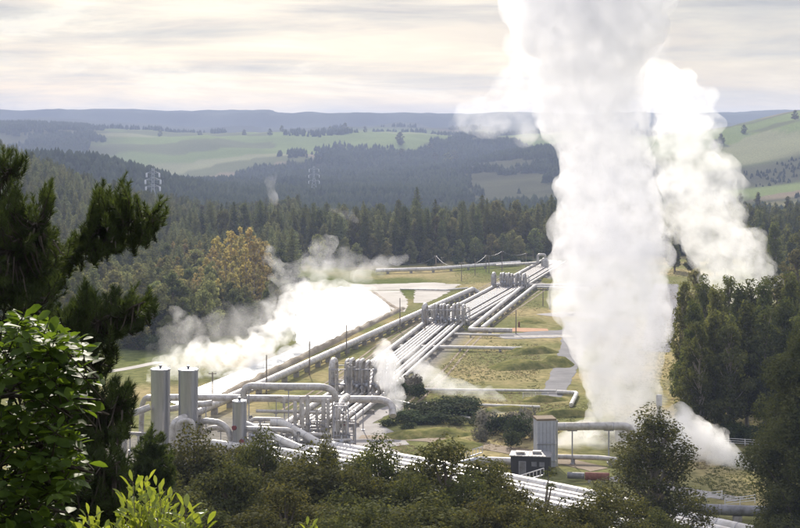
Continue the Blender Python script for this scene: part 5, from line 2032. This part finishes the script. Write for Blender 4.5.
steam('ground_steam', [(724, 462, 15, 237), (721, 446, 13, 237), (724, 433, 9, 237)],
      'small pointed puff of steam rising before the right hand stand', S_low, 0.25, ((3, 1.2), (1.0, 0.6)), 12, 19, 0.75, kind='stuff')
steam('ground_steam', [(614, 446, 20, 252), (594, 442, 26, 252), (574, 444, 22, 252), (556, 450, 15, 252), (542, 455, 8, 252)],
      'low steam spreading left of the foot of the big column', steam_mat('foot_steam', 0.28, 0.45, 0.26, 0.34, 0.62, 6), 0.35, ((3, 1.8), (1.0, 0.8)), 18, 10, 0.7, kind='stuff')
steam('ground_steam', [(592, 432, 13, 256), (598, 412, 14, 257), (594, 392, 10, 258), (586, 375, 7, 260)],
      'ragged steam along the lower left edge of the big column', S_low, 0.35, ((3, 1.8), (1.0, 0.8)), 14, 33, 0.6, kind='stuff')
steam('ground_steam', [(650, 425, 12, 262), (662, 400, 14, 264), (672, 380, 10, 264)],
      'thin steam along the lower right edge of the big column', steam_mat('edge_steam', 0.16, 0.45, 0.2, 0.42, 0.62, 5), 0.4, ((3, 1.6), (1.0, 0.8)), 8, 13, 0.5, kind='stuff')
steam('pond_steam', [(276, 326, 14, 372), (292, 310, 22, 388), (312, 299, 26, 400), (338, 297, 26, 404), (364, 301, 20, 398), (384, 309, 12, 388)],
      'glaring white steam lying over the hot pond', steam_mat('pond_steam', 0.13, 0.55, 0.24, 0.38, 0.62, 7), 0.6, ((4, 3.4), (1.5, 1.8)), 24, 14, 0.7, kind='stuff')
steam('pond_steam', [(296, 300, 14, 400), (284, 284, 16, 404), (276, 268, 15, 408), (270, 250, 11, 410)],
      'wisp rising left from the hot pond in front of the poplars', S_wisp, 0.7, ((5, 3.0), (2, 1.6)), 10, 15, 0.5, kind='stuff')
steam('pond_steam', [(318, 288, 16, 412), (322, 268, 20, 415), (326, 250, 16, 418), (332, 240, 9, 420)],
      'wisp rising from the far side of the hot pond before the tree belt', S_wisp, 0.7, ((5, 3.0), (2, 1.6)), 12, 16, 0.5, kind='stuff')
steam('pond_steam', [(345, 282, 14, 440), (366, 272, 17, 450), (390, 264, 14, 460), (405, 258, 9, 465)],
      'faint steam trailing right over the far edge of the pond', steam_mat('faint_steam', 0.05, 0.45, 0.12, 0.40, 0.62, 5), 0.8, ((5, 3.0), (2, 1.6)), 12, 17, 0.5, kind='stuff')
steam('drain_steam', [(158, 380, 18, 322), (178, 372, 26, 328), (203, 362, 34, 332), (228, 364, 30, 336), (250, 354, 27, 345), (270, 338, 22, 357), (288, 322, 18, 374)],
      'billowing bright steam along the drain behind the tanks', steam_mat('drain_steam', 0.20, 0.5, 0.30, 0.43, 0.60, 8), 0.5, ((4, 3.0), (1.5, 1.6), (0.8, 0.6)), 26, 18, 0.62, (0.18, 0.42), kind='stuff')
steam('drain_steam', [(388, 309, 6, 392), (360, 321, 8, 386), (330, 334, 10, 378), (300, 348, 12, 364), (270, 362, 13, 350), (242, 375, 14, 336), (216, 388, 14, 322), (192, 399, 10, 312)],
      'low bright steam hugging the water along the earth bank', steam_mat('bank_steam', 0.22, 0.5, 0.30, 0.34, 0.60, 7), 0.45, ((4, 1.6), (1.5, 1.3), (0.7, 0.5)), 16, 50, 0.75, kind='stuff')
steam('drain_steam', [(300, 335, 13, 372), (320, 328, 12, 378), (345, 320, 9, 384), (365, 316, 6, 388)],
      'bright steam between the pond and the earth bank', S_low, 0.5, ((4, 2.0), (1.5, 1.2)), 12, 30, 0.6, kind='stuff')
steam('drain_steam', [(200, 348, 18, 348), (188, 332, 18, 350), (178, 316, 14, 352), (170, 306, 8, 354)],
      'torn wisp of steam rising left above the drain', steam_mat('drain_wisp', 0.12, 0.5, 0.17, 0.43, 0.62, 5), 0.6, ((5, 3.0), (2, 1.6)), 10, 20, 0.5, kind='stuff')
steam('drain_steam', [(256, 348, 16, 352), (262, 330, 17, 354), (264, 312, 13, 356), (272, 298, 10, 358)],
      'curling wisp of steam rising from the middle of the drain', steam_mat('drain_curl', 0.14, 0.5, 0.19, 0.42, 0.62, 5), 0.5, ((4, 2.4), (1.6, 1.2)), 10, 21, 0.5, kind='stuff')
steam('vent_steam', [(399, 409, 9, 276), (395, 394, 15, 277), (388, 376, 17, 279), (386, 358, 15, 281), (382, 343, 10, 283)],
      'white puff venting beside the elbow pipe at the thicket', steam_mat('vent_steam', 0.42, 0.5, 0.32, 0.35, 0.60, 6), 0.3, ((3, 1.8), (1.0, 0.8), (0.5, 0.35)), 20, 22, 0.7, kind='stuff')
steam('field_steam', [(412, 366, 12, 318), (432, 378, 16, 312), (458, 390, 18, 306), (484, 402, 18, 300), (512, 412, 14, 296), (530, 420, 11, 290)],
      'thin veil of steam drifting over the grass behind the thicket', steam_mat('field_steam', 0.13, 0.4, 0.20, 0.35, 0.62, 7), 0.6, ((4, 2.2), (1.6, 1.0)), 16, 23, 0.65, kind='stuff')
steam('field_steam', [(405, 350, 12, 330), (420, 366, 18, 322), (438, 386, 20, 312), (452, 402, 16, 304)],
      'soft veil of steam trailing right from the vent puff over the grass', steam_mat('trail_steam', 0.11, 0.4, 0.22, 0.38, 0.62, 6), 0.5, ((4, 2.4), (1.6, 1.2)), 16, 43, 0.6, kind='stuff')
steam('field_steam', [(478, 418, 12, 286), (500, 424, 18, 282), (522, 430, 18, 278), (540, 436, 12, 274)],
      'veil of steam drifting through the greyish scrub', steam_mat('scrub_steam', 0.10, 0.4, 0.22, 0.38, 0.62, 6), 0.5, ((4, 2.0), (1.6, 1.0)), 14, 44, 0.6, kind='stuff')
steam('drain_steam', [(160, 362, 22, 345), (184, 345, 30, 350), (212, 335, 34, 356), (240, 328, 30, 362), (262, 310, 22, 370)],
      'wide translucent veil of steam over the drain and the forest edge', steam_mat('wide_veil', 0.030, 0.45, 0.20, 0.40, 0.64, 8), 0.8, ((6, 4.0), (2, 1.8)), 18, 60, 0.6, kind='stuff')
steam('pond_steam', [(282, 290, 18, 408), (300, 276, 26, 412), (326, 266, 28, 418), (350, 268, 24, 424), (372, 276, 16, 430)],
      'wide translucent veil of steam rising over the far edge of the pond', steam_mat('pond_veil', 0.030, 0.45, 0.20, 0.40, 0.64, 8), 0.8, ((6, 4.0), (2, 1.8)), 18, 61, 0.6, kind='stuff')
steam('distant_steam', [(272, 212, 8, 900), (274, 196, 9, 900), (270, 180, 8, 900), (276, 168, 5, 900)],
      'faint column of steam rising beyond the left forest', S_far, 1.8, ((9, 6), (4, 3)), 10, 24, 0.5, kind='stuff')
steam('distant_steam', [(322, 206, 7, 620), (336, 210, 9, 620), (350, 214, 9, 620), (360, 222, 6, 620)],
      'torn patch of steam in front of the far tree belt', S_far, 1.5, ((7, 5), (3, 2.4)), 10, 25, 0.5, kind='stuff')

# ------------------------------------------------------------------ haze
bm = bmesh.new()
bmesh.ops.create_cube(bm, size=1)
for v in bm.verts:
    v.co = Vector((v.co.x * 12000, v.co.y * 7800 + 3750, v.co.z * 1))
_zt = max(v.co.z for v in bpy.data.objects['terrain'].data.vertices) + 4
for v in bm.verts:
    v.co.z = _zt if v.co.z > 0 else -34
me = bpy.data.meshes.new('haze')
bm.to_mesh(me)
bm.free()
m, nt, N, L = newmat('haze')
N.remove(N['Principled BSDF'])
v = N.new('ShaderNodeVolumePrincipled')
v.inputs['Color'].default_value = (0.58, 0.69, 1.0, 1)
v.inputs['Density'].default_value = 1.3e-4
v.inputs['Anisotropy'].default_value = 0.1
L.new(v.outputs[0], N['Material Output'].inputs['Volume'])
me.materials.append(m)
tag(link('haze', me), 'even pale blue haze lying in the air', 'haze', kind='stuff')

# ------------------------------------------------------------------ sky, sun, camera
SUN_EL, SUN_AZ = math.radians(29), math.radians(-7)     # azimuth from straight ahead (+Y), negative = left
w = bpy.data.worlds.new('World')
sc.world = w
w.use_nodes = True
N, L = w.node_tree.nodes, w.node_tree.links
bg = N['Background']
sky = N.new('ShaderNodeTexSky')
sky.sky_type = 'NISHITA'
sky.sun_disc = False
sky.sun_elevation = SUN_EL
sky.sun_rotation = SUN_AZ
sky.altitude = 400
sky.dust_density = 3.0
tc = N.new('ShaderNodeTexCoord')


def cloud(scale, sz, detail, rough, dist=0.4, off=(0, 0, 0)):
    mp = N.new('ShaderNodeMapping')
    mp.inputs['Scale'].default_value = (scale, scale * 0.6, scale * sz)
    mp.inputs['Location'].default_value = off
    n = N.new('ShaderNodeTexNoise')
    n.inputs['Scale'].default_value = 1
    n.inputs['Detail'].default_value = detail
    n.inputs['Roughness'].default_value = rough
    n.inputs['Distortion'].default_value = dist
    L.new(tc.outputs['Generated'], mp.inputs['Vector'])
    L.new(mp.outputs[0], n.inputs['Vector'])
    return n


n1 = cloud(7.5, 6, 10, 0.62, 0.5, (1.3, 0, 0.4))
r1 = ramp(N, [(0.38, (6.0, 6.2, 6.5)), (0.48, (7.8, 7.85, 7.5)), (0.57, (9.6, 9.4, 8.4)), (0.66, (13.0, 12.5, 10.8))])
L.new(n1.outputs[0], r1.inputs[0])
n2 = cloud(3.0, 12, 6, 0.6, 0.3, (4, 2, 1))
r2 = ramp(N, [(0.40, 0.50), (0.62, 0.95)])
L.new(n2.outputs[0], r2.inputs[0])
mx = N.new('ShaderNodeMix')
mx.data_type = 'RGBA'
L.new(r2.outputs[0], mx.inputs[0])
L.new(sky.outputs[0], mx.inputs[6])
L.new(r1.outputs[0], mx.inputs[7])
sx_ = N.new('ShaderNodeSeparateXYZ')
L.new(tc.outputs['Generated'], sx_.inputs[0])
el = N.new('ShaderNodeMapRange')
el.inputs[1].default_value = 0.10
el.inputs[2].default_value = 0.55
el.inputs[3].default_value = 0.62
el.inputs[4].default_value = 1.3
L.new(sx_.outputs[2], el.inputs[0])
el2 = N.new('ShaderNodeMapRange')
el2.inputs[1].default_value = 0.12
el2.inputs[2].default_value = 0.4
L.new(sx_.outputs[2], el2.inputs[0])
lo_ = N.new('ShaderNodeMapRange')
lo_.inputs[1].default_value = 0.0
lo_.inputs[2].default_value = 0.06
lo_.inputs[3].default_value = 1.25
lo_.inputs[4].default_value = 1.0
L.new(sx_.outputs[2], lo_.inputs[0])
elm = N.new('ShaderNodeMath')
elm.operation = 'MULTIPLY'
L.new(el.outputs[0], elm.inputs[0])
L.new(lo_.outputs[0], elm.inputs[1])
sc2 = N.new('ShaderNodeVectorMath')
sc2.operation = 'SCALE'
L.new(mx.outputs[2], sc2.inputs[0])
L.new(elm.outputs[0], sc2.inputs['Scale'])
cool = N.new('ShaderNodeMix')
cool.data_type = 'RGBA'
cool.blend_type = 'MULTIPLY'
cool.inputs[7].default_value = (0.97, 0.965, 1.13, 1)
L.new(el2.outputs[0], cool.inputs[0])
L.new(sc2.outputs[0], cool.inputs[6])
L.new(cool.outputs[2], bg.inputs[0])
bg.inputs['Strength'].default_value = 0.085

s = bpy.data.lights.new('sun', 'SUN')
s.energy = 4.6
s.angle = math.radians(0.6)
s.color = (1.0, 0.915, 0.79)
so = bpy.data.objects.new('sun', s)
COL.objects.link(so)
dv = Vector((math.sin(SUN_AZ) * math.cos(SUN_EL), math.cos(SUN_AZ) * math.cos(SUN_EL), math.sin(SUN_EL)))
so.rotation_euler = dv.to_track_quat('Z', 'Y').to_euler()
so.location = (0, 0, 300)

cam = bpy.data.cameras.new('camera')
co = bpy.data.objects.new('camera', cam)
COL.objects.link(co)
co.location = (0, 0, H)
co.rotation_euler = (PI / 2, 0, 0)
cam.sensor_width = 36
cam.lens = 36 * F / 800
cam.shift_y = -(264 - HZ) / 800
cam.clip_start = 0.5
cam.clip_end = 30000
sc.camera = co
sc.view_settings.view_transform = 'Standard'
sc.view_settings.look = 'None'
sc.view_settings.exposure = 0.47
sc.view_settings.gamma = 1
sc.view_settings.use_curve_mapping = False
c = sc.cycles
c.max_bounces = 12
c.volume_bounces = 10
c.diffuse_bounces = 3
c.glossy_bounces = 3
c.transmission_bounces = 4
c.transparent_max_bounces = 8
c.sample_clamp_indirect = 8
c.caustics_reflective = False
c.caustics_refractive = False
